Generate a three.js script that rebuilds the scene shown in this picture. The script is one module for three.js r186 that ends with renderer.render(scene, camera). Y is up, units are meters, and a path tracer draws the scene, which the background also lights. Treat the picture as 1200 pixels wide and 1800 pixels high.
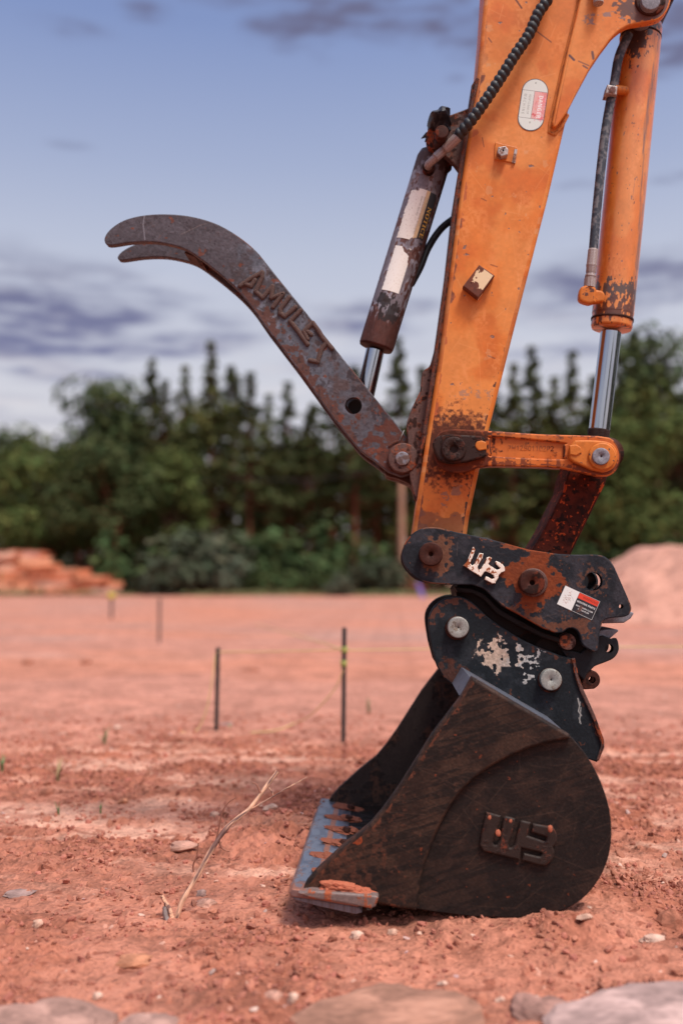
import * as THREE from 'three';
import { mergeGeometries } from 'three/addons/utils/BufferGeometryUtils.js';
import { TextGeometry } from 'three/addons/geometries/TextGeometry.js';
import { FontLoader } from 'three/addons/loaders/FontLoader.js';

// ───────────────────────── camera, sky, sun, exposure ─────────────────────────
const PW = 1200, PH = 1800, FOC = 1750;                 // the photograph's frame; a 35 mm lens
const CAM = new THREE.Vector3(0, 0.93, 0);              // kneeling height; the arm's plane faces +z
const pitch = Math.atan(120 / FOC), yaw = Math.atan(90 / FOC * Math.cos(pitch));
const scene = new THREE.Scene();
const camera = new THREE.PerspectiveCamera(2 * Math.atan(PH / 2 / FOC) * 180 / Math.PI, PW / PH, 0.05, 3000);
camera.position.copy(CAM);
camera.rotation.set(pitch, yaw, 0, 'YXZ');
camera.focus = 3.02; camera.userData.fStop = 1.05;
camera.updateMatrixWorld(true);
const renderer = new THREE.WebGLRenderer({ antialias: true });
renderer.toneMapping = THREE.LinearToneMapping;
renderer.toneMappingExposure = 1.2;
renderer.shadowMap.enabled = true;
renderer.shadowMap.type = THREE.PCFSoftShadowMap;

const SUN = new THREE.Vector3(0.30, 0.90, 0.30).normalize();   // high, behind the camera's right shoulder, through thin cloud
const sun = new THREE.DirectionalLight(new THREE.Color(1, 0.93, 0.84), 2.75);
sun.position.copy(SUN).multiplyScalar(60);
sun.target.position.set(0, 0, -4);
sun.castShadow = true; sun.shadow.radius = 24;
sun.shadow.mapSize.set(4096, 4096);
Object.assign(sun.shadow.camera, { left: -30, right: 30, top: 30, bottom: -30, near: 1, far: 160 });
scene.add(sun, sun.target);

// ───────────────────────── numbers ─────────────────────────
function rng(seed) { let a = seed >>> 0; return () => { a = (a + 0x6D2B79F5) | 0; let t = Math.imul(a ^ (a >>> 15), 1 | a); t = (t + Math.imul(t ^ (t >>> 7), 61 | t)) ^ t; return ((t ^ (t >>> 14)) >>> 0) / 4294967296; }; }
const HN = new Float32Array(65536); { const r = rng(71); for (let i = 0; i < 65536; i++) HN[i] = r(); }
function vn(x, y, P = 256) {                              // value noise, lattice period P
  const xf = Math.floor(x), yf = Math.floor(y); let u = x - xf, v = y - yf;
  u = u * u * u * (u * (u * 6 - 15) + 10); v = v * v * v * (v * (v * 6 - 15) + 10);
  const x0 = ((xf % P) + P) % P, y0 = ((yf % P) + P) % P, x1 = (x0 + 1) % P, y1 = (y0 + 1) % P;
  const a = HN[(x0 & 255) | ((y0 & 255) << 8)], b = HN[(x1 & 255) | ((y0 & 255) << 8)], c = HN[(x0 & 255) | ((y1 & 255) << 8)], d = HN[(x1 & 255) | ((y1 & 255) << 8)];
  return a + (b - a) * u + (c - a) * v + (a - b - c + d) * u * v;
}
function fbm(x, y, o = 4, P = 256) { let s = 0, a = 0.5, n = 0; for (let i = 0; i < o; i++) { s += a * vn(x, y, P); n += a; a *= 0.5; x = x * 2 + 17; y = y * 2 + 9; P = Math.min(256, P * 2); } return s / n; }
const cl = (x, a = 0, b = 1) => x < a ? a : x > b ? b : x;
const ss = (a, b, x) => { const t = cl((x - a) / (b - a)); return t * t * (3 - 2 * t); };
const lerp = (a, b, t) => a + (b - a) * t;
const mixc = (c, d, t) => [lerp(c[0], d[0], t), lerp(c[1], d[1], t), lerp(c[2], d[2], t)];
const s2l = (c) => c.map((v) => { v /= 255; return v <= 0.04045 ? v / 12.92 : ((v + 0.055) / 1.055) ** 2.4; });
// a pixel of the photograph as a point in the plane z = -D, or on the ground
const dirOf = (px, py) => new THREE.Vector3((px - PW / 2) / FOC, -(py - PH / 2) / FOC, -1).applyEuler(camera.rotation);
const U = (px, py, D) => { const d = dirOf(px, py); return d.multiplyScalar(D / -d.z).add(CAM); };
const G = (px, py, h = 0) => { const d = dirOf(px, py); return d.multiplyScalar((h - CAM.y) / d.y).add(CAM); };
const invCam = camera.matrixWorld.clone().invert().elements;
function px2(x, y, z) {
  const e = invCam, X = e[0] * x + e[4] * y + e[8] * z + e[12], Y = e[1] * x + e[5] * y + e[9] * z + e[13], Z = e[2] * x + e[6] * y + e[10] * z + e[14];
  return [PW / 2 + X / -Z * FOC, PH / 2 - Y / -Z * FOC];
}
const metre = (n, D) => n * D / FOC;                      // a length in the photograph at depth D

// ───────────────────────── sky ─────────────────────────
{
  const w = 3072, h = 1536, data = new Float32Array(w * h * 4);
  const azel = (px, py) => { const d = dirOf(px, py).normalize(); return [Math.atan2(d.x, -d.z), Math.asin(d.y)]; };
  // [x, y, half width, half height, darkness] of the cloud banks in view
  const banks = [[660, 22, 190, 56, 1.1], [800, 60, 130, 56, 1.05], [190, 520, 270, 60, 0.5], [1100, 500, 230, 60, 0.5], [470, 45, 55, 14, 0.7], [250, 15, 55, 22, 0.7], [130, 45, 70, 18, 0.5], [505, 78, 32, 16, 0.55], [800, 138, 32, 12, 0.6], [1185, 60, 70, 70, 0.8], [380, 0, 80, 14, 0.5],
    [60, 555, 240, 46, 1.1], [130, 605, 220, 30, 1.1], [40, 650, 200, 22, 0.8], [330, 590, 160, 20, 0.6], [30, 625, 160, 20, 0.8], [375, 560, 75, 24, 0.75], [210, 535, 130, 22, 0.5], [640, 560, 90, 28, 0.85], [720, 540, 60, 18, 0.5], [1120, 480, 190, 34, 0.75], [1010, 510, 110, 24, 0.8], [1180, 520, 120, 22, 0.7], [1190, 310, 40, 10, 0.4], [120, 255, 40, 8, 0.25], [1020, 325, 60, 8, 0.25], [560, 640, 90, 14, 0.4], [990, 620, 110, 16, 0.45], [60, 670, 140, 9, 0.4]]
    .map(([x, y, a, b, s]) => [...azel(x, y), a / FOC, b / FOC, s]);
  const grad = [[-90, [150, 95, 75]], [-4, [168, 120, 100]], [-0.5, [205, 190, 188]], [3, [218, 211, 211]], [8, [211, 210, 217]], [13, [202, 205, 218]], [18, [186, 193, 213]], [23, [162, 174, 205]], [30, [129, 148, 194]], [45, [110, 135, 190]], [90, [120, 142, 190]]].map(([e, c]) => [e, s2l(c).map((v) => v * 0.86)]);
  const dark = s2l([112, 116, 152]).map((v) => v * 0.9), warm = s2l([106, 107, 138]).map((v) => v * 0.85);
  for (let j = 0; j < h; j++) {
    const el = ((j + 0.5) / h - 0.5) * Math.PI, ed = el * 180 / Math.PI;
    let k = 0; while (k < grad.length - 2 && grad[k + 1][0] < ed) k++;
    const base = mixc(grad[k][1], grad[k + 1][1], cl((ed - grad[k][0]) / (grad[k + 1][0] - grad[k][0])));
    for (let i = 0; i < w; i++) {
      const th = ((i + 0.5) / w - 0.5) * 2 * Math.PI, cx = Math.cos(th) * Math.cos(el), cz = Math.sin(th) * Math.cos(el), cy = Math.sin(el);
      const az = Math.atan2(cx, -cz);
      let c = base;
      if (el > -0.02) {
        const sx = az * 9, sy = el * 34;                     // long flat banks low down
        const wob = fbm(sx * 1.1 + 3, sy * 0.9, 5) - 0.5;
        let t = 0;
        const inView = Math.abs(az + yaw) < 0.42 && el < 0.62;
        if (inView) for (const [a, e, ra, re, s] of banks) {
          const da = (az - a) / ra, de = (el - e) / re, q = da * da + de * de;
          if (q < 4) t = Math.max(t, s * ss(-0.1, 0.75, 1 - Math.sqrt(q) * 0.8 + wob * 1.9) * ss(2, 0.5, Math.sqrt(q)));
        }
        const out = ss(0.36, 0.5, Math.max(Math.abs(az + yaw), el - 0.14));
        const far = ss(0.5, 0.68, fbm(cx * 3 / (cy + 0.25) + 40, cz * 3 / (cy + 0.25), 5)) * 0.75;
        t = Math.max(t * (1 - out * 0.3), far * out);
        const fine = fbm(sx * 3, sy * 5 + 7, 5), wisp = fbm(az * 26 + 3, el * 190, 4);
        t *= 0.30 + 0.85 * ss(0.30, 0.66, 0.5 * fine + 0.5 * lerp(fine, wisp, ss(0.4, 0.2, el)));
        const streak = ss(0.48, 0.7, fbm(az * 12 + 9, el * 110, 5)) * ss(0.32, 0.08, el) * 0.5;
        c = mixc(c, mixc(warm, dark, ss(0.35, 0.2, el)), cl(t * 1.0, 0, 0.95));
        c = mixc(c, dark, cl(streak * 0.6));
        const lit = ss(0.56, 0.74, fbm(az * 18 + 29, el * 95 + 13, 5)) * ss(0.34, 0.12, el) * 0.35; c = mixc(c, [0.66, 0.62, 0.64], lit);
        // the bright veil of cloud round the sun, behind the camera
        const g = cl(cx * SUN.x + cy * SUN.y + cz * SUN.z), halo = 2.6 * Math.pow(g, 14) + 0.75 * Math.pow(g, 3);
        c = [c[0] + halo * 1.0, c[1] + halo * 0.93, c[2] + halo * 0.86];
      }
      const o = (j * w + i) * 4; data[o] = c[0]; data[o + 1] = c[1]; data[o + 2] = c[2]; data[o + 3] = 1;
    }
  }
  const sky = new THREE.DataTexture(data, w, h, THREE.RGBAFormat, THREE.FloatType);
  sky.mapping = THREE.EquirectangularReflectionMapping; sky.magFilter = sky.minFilter = THREE.LinearFilter; sky.needsUpdate = true;
  scene.background = sky; scene.environment = sky;
}

// ───────────────────────── bookkeeping ─────────────────────────
const used = new Map();
function numbered(name) { const n = used.get(name) || 0; used.set(name, n + 1); return n ? `${name}_${String(n).padStart(3, '0')}` : name; }
function tag(o, label, category, group, kind) { o.userData = { label, category }; if (group) o.userData.group = group; if (kind) o.userData.kind = kind; return o; }
function shade(o) { o.traverse((m) => { if (m.isMesh) { m.castShadow = m.receiveShadow = true; } }); return o; }
function thing(name, at) { const g = new THREE.Group(); g.name = numbered(name); g.position.copy(at); scene.add(g); return g; }
function worldMesh(name, geo, mat, parent, base) { const m = new THREE.Mesh(geo.translate(-base.x, -base.y, -base.z), mat); m.name = name; m.castShadow = m.receiveShadow = true; parent.add(m); return m; }

// ───────────────────────── textures ─────────────────────────
function texSet(w, h, fn, { bump = true, shared = false } = {}) {             // fn(u, v) -> [r, g, b, rough, height]
  if (shared) bump = false;
  const a = new Uint8Array(w * h * 4), b = new Uint8Array(w * h * 4), c = new Uint8Array(bump ? w * h * 4 : 4);
  for (let j = 0; j < h; j++) for (let i = 0; i < w; i++) {
    const r = fn((i + 0.5) / w, (j + 0.5) / h), o = (j * w + i) * 4;
    for (let k = 0; k < 3; k++) { a[o + k] = cl(r[k], 0, 255); b[o + k] = cl(r[3] * 255, 0, 255); if (bump) c[o + k] = cl(r[4] * 255, 0, 255); }
    a[o + 3] = b[o + 3] = 255; if (bump) c[o + 3] = 255;
  }
  const mk = (d, srgb) => { const t = new THREE.DataTexture(d, w, h); t.wrapS = t.wrapT = THREE.RepeatWrapping; t.magFilter = THREE.LinearFilter; t.minFilter = THREE.LinearMipmapLinearFilter; t.generateMipmaps = true; if (srgb) t.colorSpace = THREE.SRGBColorSpace; t.needsUpdate = true; return t; };
  const rm = mk(b, false); return { map: mk(a, true), roughnessMap: rm, bumpMap: bump ? mk(c, false) : shared ? rm : null };
}
function place(set, x0, y0, w, h) { for (const t of [set.map, set.roughnessMap, set.bumpMap]) if (t) { t.repeat.set(1 / w, 1 / h); t.offset.set(-x0 / w, -y0 / h); } return set; }
function mat(set, o = {}) { const p = { specularIntensity: o.metalness ? 1 : 0.55, map: set.map, roughnessMap: set.roughnessMap, roughness: 1, ...o }; if (set.bumpMap) { p.bumpMap = set.bumpMap; p.bumpScale = o.bumpScale ?? 0.0012; } return new THREE.MeshPhysicalMaterial(p); }
// material of one flat part: fn gets the place on it as a pixel of the photograph
function partMat(pts, D, w, h, fn, o) {
  let x0 = 1e9, y0 = 1e9, x1 = -1e9, y1 = -1e9;
  for (const [x, y] of pts) { const p = U(x, y, D); x0 = Math.min(x0, p.x); x1 = Math.max(x1, p.x); y0 = Math.min(y0, p.y); y1 = Math.max(y1, p.y); }
  const set = texSet(w, h, (u, v) => { const X = lerp(x0, x1, u), Y = lerp(y0, y1, v), [px, py] = px2(X, Y, -D); return fn(px, py); }, o?.tex);
  return mat(place(set, x0, y0, x1 - x0, y1 - y0), o?.mat);
}
const blob = (px, py, cx, cy, rx, ry, n, k = 0.8, e = 0.12) => { const d = Math.hypot((px - cx) / rx, (py - cy) / ry); return d > 1.8 ? 0 : ss(-e, e, 1 - d + (n - 0.5) * k); };
const segD = (px, py, ax, ay, bx, by) => { const dx = bx - ax, dy = by - ay, t = cl(((px - ax) * dx + (py - ay) * dy) / (dx * dx + dy * dy)); return Math.hypot(px - ax - dx * t, py - ay - dy * t); };
const along = (tab, y) => { for (let i = 0; i < tab.length - 1; i++) if (y <= tab[i + 1][1]) { const t = (y - tab[i][1]) / (tab[i + 1][1] - tab[i][1]); return lerp(tab[i][0], tab[i + 1][0], t); } return tab[tab.length - 1][0]; };
// random fine scratches as line segments in pixels
function scratches(seed, n, x0, y0, x1, y1, len, dir, spread) { const r = rng(seed), out = []; for (let i = 0; i < n; i++) { const x = lerp(x0, x1, r()), y = lerp(y0, y1, r()), a = dir + (r() - 0.5) * spread, l = len * (0.3 + r()); out.push([x, y, x + Math.cos(a) * l, y + Math.sin(a) * l, 0.4 + r() * 0.8, 0.3 + r() * 0.7]); } return out; }
const scratchAt = (list, px, py) => { let s = 0; for (const q of list) { if (px < Math.min(q[0], q[2]) - 2 || px > Math.max(q[0], q[2]) + 2 || py < Math.min(q[1], q[3]) - 2 || py > Math.max(q[1], q[3]) + 2) continue; s = Math.max(s, q[5] * ss(q[4] + 0.7, q[4] * 0.3, segD(px, py, q[0], q[1], q[2], q[3]))); } return s; };

// ───────────────────────── flat parts cut from plate ─────────────────────────
// [x, y] corners are sharp; [x, y, 1] points lie on a smooth curve
function dense(pts) {
  const n = pts.length, out = [];
  for (let i = 0; i < n; i++) {
    const a = pts[i], b = pts[(i + 1) % n];
    out.push([a[0], a[1]]);
    if (a[2] && b[2]) {
      const z = pts[(i - 1 + n) % n], c = pts[(i + 2) % n], p0 = z, p3 = c;
      for (let k = 1; k < 5; k++) { const t = k / 5, t2 = t * t, t3 = t2 * t; out.push([0, 1].map((q) => 0.5 * (2 * a[q] + (b[q] - p0[q]) * t + (2 * p0[q] - 5 * a[q] + 4 * b[q] - p3[q]) * t2 + (3 * a[q] - p0[q] - 3 * b[q] + p3[q]) * t3))); }
    }
  }
  return out;
}
const flat = (pts, D) => dense(pts).map(([x, y]) => { const p = U(x, y, D); return new THREE.Vector2(p.x, p.y); });
const circ = (x, y, r, n = 28) => Array.from({ length: n }, (_, i) => [x + r * Math.cos(i / n * 2 * Math.PI), y + r * Math.sin(i / n * 2 * Math.PI)]);
function plate(pts, D, t, { bevel = 0.003, holes = [], seg = 2, map = D } = {}) {   // outline read at depth `map`, front face at D
  const s = new THREE.Shape(flat(pts, map));
  for (const h of holes) s.holes.push(new THREE.Path(flat(h, map)));
  const g = new THREE.ExtrudeGeometry(s, { depth: t - 2 * bevel, bevelEnabled: bevel > 0, bevelThickness: bevel, bevelSize: bevel, bevelOffset: -bevel, bevelSegments: seg, curveSegments: 6 });
  return g.translate(0, 0, -D - t + bevel);
}
// turned parts: profile [[radius, along 0..1 or metres]], from a to b; u runs round, half way = towards the camera
function turned(a, b, prof, n = 32) {
  const d = b.clone().sub(a), L = d.length(), g = new THREE.LatheGeometry(prof.map(([r, y]) => new THREE.Vector2(Math.max(r, 1e-5), y * L)), n, -Math.PI, Math.PI * 2);
  for (let i = 0, t = g.attributes.uv, p = g.attributes.position; i < t.count; i++) t.setY(i, p.getY(i) / L);
  g.applyQuaternion(new THREE.Quaternion().setFromUnitVectors(new THREE.Vector3(0, 1, 0), d.normalize()));
  return g.translate(a.x, a.y, a.z);
}
const rod = (a, b, r, n = 24, c = 0.06) => { const L = a.distanceTo(b), e = Math.min(r * 0.15, L * 0.2) / L; return turned(a, b, [[0, 0], [r * 0.86, 0], [r, e], [r, 1 - e], [r * 0.86, 1], [0, 1]], n); };
// a pin across the arm, its face at depth D, t long
function pinAt(px, py, rpx, D, t, { hole = 0, n = 32 } = {}) {
  const c = U(px, py, D), r = metre(rpx, D), a = new THREE.Vector3(c.x, c.y, -D - t), b = new THREE.Vector3(c.x, c.y, -D), k = r * 0.1 / t;
  const pr = [[0, 0], [r, 0], [r, 1 - k], [r - 0.1 * r, 1]];
  if (hole) pr.push([metre(hole, D), 1], [metre(hole, D) * 0.8, 1 - Math.min(0.5, 0.012 / t)], [0, 1 - Math.min(0.55, 0.014 / t)]); else pr.push([0, 1]);
  const d = turned(a, b, pr, n); for (let i = 0, t = d.attributes.uv, p = d.attributes.position; i < t.count; i++) t.setXY(i, p.getX(i) + p.getZ(i) * 0.3, p.getY(i) + p.getZ(i) * 0.9); return d;
}
const curve = (pts) => new THREE.CatmullRomCurve3(pts, false, 'centripetal');
const tube = (pts, r, seg = 40, n = 12) => new THREE.TubeGeometry(curve(pts), seg, r, n, false);
// weld bead, letters: rounded bars lying on the plane z = -D
function bars(lines, D, wpx, zs = 0.7) {
  const out = [], r = metre(wpx / 2, D);
  for (const l of lines) for (let i = 0; i < l.length - 1; i++) {
    const a = U(...l[i], D), b = U(...l[i + 1], D), g = new THREE.CapsuleGeometry(r * (1 + 0.03 * ((i * 7) % 3)), a.distanceTo(b), 4, 10);
    g.rotateZ(Math.atan2(b.y - a.y, b.x - a.x) - Math.PI / 2); g.scale(1, 1, zs); g.translate((a.x + b.x) / 2, (a.y + b.y) / 2, -D); out.push(g);
  }
  return mergeGeometries(out);
}
function lumpy(g, amp, f, seed) {                           // unevenness for stones, clods, cloth
  const p = g.attributes.position, v = new THREE.Vector3(), map = new Map();
  for (let i = 0; i < p.count; i++) {
    v.fromBufferAttribute(p, i); const key = `${v.x.toFixed(4)},${v.y.toFixed(4)},${v.z.toFixed(4)}`;
    if (!map.has(key)) map.set(key, 1 + amp * (fbm(v.x * f + seed, v.y * f + v.z * f * 0.7 + seed * 3, 3) - 0.5) * 2);
    v.multiplyScalar(map.get(key)); p.setXYZ(i, v.x, v.y, v.z);
  }
  g.computeVertexNormals(); return g;
}

// ───────────────────────── the ground ─────────────────────────
const crumbs = (x, z) => {                                  // broken, clotted soil
  const a = 1 - Math.abs(2 * fbm(x * 9, z * 9, 3) - 1), b = fbm(x * 26 + 5, z * 26, 3), c = fbm(x * 70, z * 70 + 3, 2);
  return a * 0.45 + b * 0.4 + c * 0.22;
};
function soil(x, z) {                                       // [height, paleness of the packed crust 0..1, looseness 0..1, blotch]
  const D = -z, wx = x + 0.25 * (fbm(x * 1.7, z * 1.7, 3) - 0.5), wz = z + 0.42 * (fbm(x * 0.8 + 4, z * 2.2, 3) - 0.5);
  const rows = 0.5 + 0.5 * Math.sin(wz * 2 * Math.PI / 0.30 + 2 * fbm(wx * 0.9, wz, 2));        // grouser prints run across
  const track = ss(2.9, 3.3, D) * ss(6.0, 5.2, D + (fbm(x * 0.9, z * 0.3 + 8, 2) - 0.5) * 1.0);
  const patch = fbm(wx * 1.5 + 31, wz * 5.5, 4);
  const crust = track * ss(0.42, 0.56, patch * 0.80 + rows * 0.10 + 0.05 * ss(0.2, -0.9, x));
  const near = ss(3.1, 2.7, D) * 0.6;
  const ruts = ss(4.6, 5.0, D) * ss(5.9, 5.3, D) * ss(0.4, 0.6, fbm(x * 1.1, z * 4, 3));
  const loose = cl(track * (1 - crust) * (0.45 + ruts * 0.6 + ss(0.48, 0.62, fbm(wx * 2.3, wz * 3 + 5, 3)) * 0.6) + near * ss(0.4, 0.6, fbm(x * 3, z * 3 + 11, 3)) + 0.2 * ss(9, 5, D));
  let h = 0.05 * (fbm(x * 0.35, z * 0.35, 3) - 0.5) * ss(1.5, 5, D) + 0.018 * (fbm(x * 1.4, z * 2.2, 3) - 0.5);
  h += loose * lerp(0.05, 0.078, track) * (crumbs(x * 1.25, z * 1.5) - 0.42);
  h += crust * (0.006 + 0.008 * (fbm(wx * 3, wz * 12, 3) - 0.5)) + lerp(0.020, 0.010, crust) * (fbm(x * 16, z * 22, 4) - 0.5) * ss(9, 5, D);
  h += 0.025 * ss(5, 9, D) * (fbm(x * 0.9, z * 3.1 + 4, 4) - 0.5);                                 // faint ridges farther off
  const bank = Math.abs(z + 2.69) / 0.085; if (bank < 1) h += 0.030 * (1 - bank * bank) * ss(BANK0.x, BANK0.x + 0.1, x) * ss(BANK1.x, BANK1.x - 0.1, x) * (0.15 + 1.2 * crumbs(x * 1.3, z * 1.3)) * ss(0.3, 0.6, fbm(x * 6, 3, 3));
  const spoil = (cx, cz, r, a) => { const d = Math.hypot((x - cx) / r, (z - cz) / r); return d < 1 ? a * (1 - d * d) * (0.35 + 1.2 * crumbs(x * 0.9 + 3, z * 0.9)) : 0; };
  h += spoil(HEAP.x, HEAP.z, 0.34, 0.07) + spoil(HEAP2.x, HEAP2.z, 0.26, 0.06) + spoil(HEAP3.x, HEAP3.z, 0.5, 0.035);
  h *= ss(0.2, 1.6, D);
  const damp = Math.max(0, 1 - Math.hypot((x - HEAP2.x) / 0.75, (z - HEAP2.z) / 0.6)) + 0.8 * Math.max(0, 1 - Math.hypot((x - HEAP3.x) / 0.8, (z - HEAP3.z) / 0.5));
  return [h, crust * (1 - cl(damp * 1.5)), cl(loose + damp * 1.6 * ss(0.3, 0.6, fbm(x * 5, z * 6, 3)))];
}
const BANK0 = G(640, 1612), BANK1 = G(1075, 1612), HEAP = G(520, 1475), HEAP2 = G(575, 1430), HEAP3 = G(1010, 1600);
const gy = (x, z) => soil(x, z)[0];
const onGround = (px, py) => { const p = G(px, py); p.y = gy(p.x, p.z); return p; };
const noisy = (seedShift, s) => (u, v) => { const a = fbm(u * s, v * s + seedShift, 5, s), b = fbm(u * s * 4, v * s * 4 + seedShift, 3, s * 4); return [a, b]; };
const soilSet = texSet(1024, 1024, (u, v) => {
  const a = fbm(u * 8, v * 8, 5, 8), b = fbm(u * 48, v * 48 + 7, 3, 48), c = vn(u * 190, v * 190, 190), g = ss(0.70, 0.78, fbm(u * 40 + 3, v * 40, 2, 40)), d = ss(0.70, 0.80, fbm(u * 30 + 11, v * 30 + 5, 3, 30));
  let m = 0.93 + 0.30 * (a - 0.5) + 0.34 * (b - 0.5) + 0.16 * (c - 0.5);
  let col = [m * 250, m * 246, m * 244]; col = mixc(col, [255, 250, 245], g * 0.5); col = mixc(col, [150, 120, 112], d * 0.5);
  return [...col, 0.95, 0.5 * b + 0.3 * c + 0.3 * g];
});
{
  const axis = (parts) => { const out = []; for (const [a, b, step0, step1] of parts) { let p = a; while (p < b - 1e-6) { out.push(p); const t = (p - a) / (b - a); p += step0 * Math.pow(step1 / step0, t); } } out.push(parts[parts.length - 1][1]); return out; };
  const half = axis([[0, 1.9, 0.0085, 0.0085], [1.9, 8, 0.012, 0.25], [8, 60, 0.3, 4], [60, 900, 5, 120]]);
  const xs = [...half.slice(1).map((v) => -v).reverse(), ...half];
  const ds = axis([[-30, 1.2, 6, 0.12], [1.2, 1.9, 0.03, 0.012], [1.9, 5.8, 0.0085, 0.011], [5.8, 12, 0.014, 0.1], [12, 60, 0.12, 1.2], [60, 900, 1.5, 90]]);
  const nx = xs.length, nz = ds.length, pos = new Float32Array(nx * nz * 3), uv = new Float32Array(nx * nz * 2), col = new Float32Array(nx * nz * 3), idx = [];
  const loosec = [0.37, 0.13, 0.08], midc = [0.53, 0.222, 0.15], palec = [0.68, 0.385, 0.28], farc = [0.54, 0.25, 0.182], greyc = [0.48, 0.275, 0.225];
  for (let j = 0; j < nz; j++) for (let i = 0; i < nx; i++) {
    const x = xs[i], z = -ds[j], k = j * nx + i, [h, crust, loose] = soil(x, z), D = ds[j];
    pos[k * 3] = x; pos[k * 3 + 1] = h; pos[k * 3 + 2] = z; uv[k * 2] = x; uv[k * 2 + 1] = -z;
    const b1 = fbm(x * 0.9 + 60, z * 2.4, 4), b2 = fbm(x * 7, z * 10 + 20, 4);
    let c = mixc(midc, farc, ss(5.2, 8, D + b1 * 2));
    c = mixc(c, greyc, ss(0.50, 0.66, fbm(x * 0.28 + 5, z * 0.5, 4)) * ss(6, 14, D) * 0.8);
    c = mixc(c, [0.62, 0.235, 0.135], ss(0.5, 0.62, fbm(x * 0.22 + 15, z * 0.4 + 9, 4)) * ss(6, 12, D) * 0.5);
    c = mixc(c, loosec, cl(loose * 0.9 + ss(0.58, 0.7, b1) * 0.25 * ss(9, 5, D)));
    c = mixc(c, palec, crust * (0.22 + 0.5 * ss(0.35, 0.62, b2)));
    const v = 0.84 + 0.36 * (b2 - 0.5) + 0.36 * (b1 - 0.5) + 0.16;
    for (let q = 0; q < 3; q++) col[k * 3 + q] = cl(c[q] * v, 0, 0.8);
  }
  for (let j = 0; j < nz - 1; j++) for (let i = 0; i < nx - 1; i++) { const a = j * nx + i, b = a + 1, c = a + nx, d = c + 1; idx.push(a, b, c, b, d, c); }
  const g = new THREE.BufferGeometry();
  g.setAttribute('position', new THREE.BufferAttribute(pos, 3)); g.setAttribute('uv', new THREE.BufferAttribute(uv, 2)); g.setAttribute('color', new THREE.BufferAttribute(col, 3)); g.setIndex(idx); g.computeVertexNormals();
  const m = new THREE.Mesh(g, mat(place(soilSet, 0, 0, 1.3, 1.3), { vertexColors: true, bumpScale: 0.011, specularIntensity: 0.3 }));
  m.name = 'ground'; m.userData.kind = 'structure'; m.userData.label = 'bare red clay ground of the building site'; m.receiveShadow = true; m.castShadow = true; scene.add(m);
}

// ───────────────────────── soil clods, pebbles, stones ─────────────────────────
const rockGeos = Array.from({ length: 6 }, (_, i) => { const g = lumpy(new THREE.IcosahedronGeometry(1, 2), 0.55, 1.3, 3.7 * i + 1); g.scale(1, 0.62 + 0.1 * (i % 3), 0.85); g.computeVertexNormals(); return g; });
const facetGeos = Array.from({ length: 4 }, (_, i) => { const g = lumpy(new THREE.IcosahedronGeometry(1, 1), 0.8, 1.1, 9.1 * i + 4); const f = g; f.scale(1, 0.5, 0.75); f.computeVertexNormals(); return f; });
const plainRough = (c, r = 0.95) => new THREE.MeshStandardMaterial({ color: new THREE.Color().setRGB(...c), roughness: r });
{
  const r = rng(5), lists = [[], [], [], []];
  for (let t = 0; t < 90000; t++) {
    const D = 1.5 + 5.5 * Math.pow(r(), 0.8), x = (r() - 0.5) * (0.95 * D + 0.6), loose = soil(x, -D)[2], clump = ss(0.42, 0.62, fbm(x * 4 + 9, -D * 4, 3));
    if (r() > loose * 0.9 * (0.25 + clump) + 0.02) continue;
    lists[(r() * 4) | 0].push([x, -D, 0.0018 + 0.0095 * Math.pow(r(), 3.4) + 0.002 * D / 3, r(), r(), r()]);
    if (lists[0].length > 5200) break;
  }
  lists.forEach((l, k) => {
    const m = new THREE.InstancedMesh([rockGeos[0], facetGeos[1], rockGeos[3], facetGeos[3]][k], new THREE.MeshStandardMaterial({ roughness: 0.96 }), l.length), o = new THREE.Object3D(), c = new THREE.Color();
    l.forEach(([x, z, s, a, b, e], i) => { o.position.set(x, gy(x, z) + s * 0.25, z); o.rotation.set(a * 6, b * 6, e * 6); o.scale.set(s * (0.8 + a * 0.7), s, s * (0.8 + b * 0.6)); o.updateMatrix(); m.setMatrixAt(i, o.matrix); const v = 0.75 + 0.5 * e; c.setRGB(0.37 * v, 0.13 * v * (0.95 + a * 0.15), 0.088 * v); m.setColorAt(i, c); });
    m.name = numbered('dirt_clods'); m.castShadow = m.receiveShadow = true; tag(m, 'small crumbs of loose red soil strewn over the ground', 'dirt clods', 'crumbs of loose red soil', 'stuff'); scene.add(m);
  });
  const l = [];
  for (let t = 0; t < 700; t++) { const D = 1.5 + 7 * Math.pow(r(), 1.3); l.push([(r() - 0.5) * (D + 0.6), -D, 0.003 + 0.006 * Math.pow(r(), 2) + 0.001 * D / 3, r(), r(), r()]); }
  const m = new THREE.InstancedMesh(facetGeos[2], new THREE.MeshStandardMaterial({ roughness: 0.85 }), l.length), o = new THREE.Object3D(), c = new THREE.Color();
  l.forEach(([x, z, s, a, b, e], i) => { o.position.set(x, gy(x, z) + s * 0.2, z); o.rotation.set(a * 0.6, b * 6, e * 0.6); o.scale.set(s * (0.8 + 0.5 * a), s * 0.8, s); o.updateMatrix(); m.setMatrixAt(i, o.matrix); if (e < 0.35) c.setRGB(0.58, 0.33 + 0.08 * a, 0.24 + 0.1 * a); else if (e < 0.8) c.setRGB(0.5, 0.22 + 0.06 * a, 0.15 + 0.06 * a); else c.setRGB(0.36 + 0.2 * b, 0.24 + 0.1 * b, 0.2 + 0.12 * b); m.setColorAt(i, c); });
  m.name = 'gravel'; m.castShadow = m.receiveShadow = true; tag(m, 'fine pale gravel scattered over the red soil', 'gravel', null, 'stuff'); scene.add(m);
}
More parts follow.
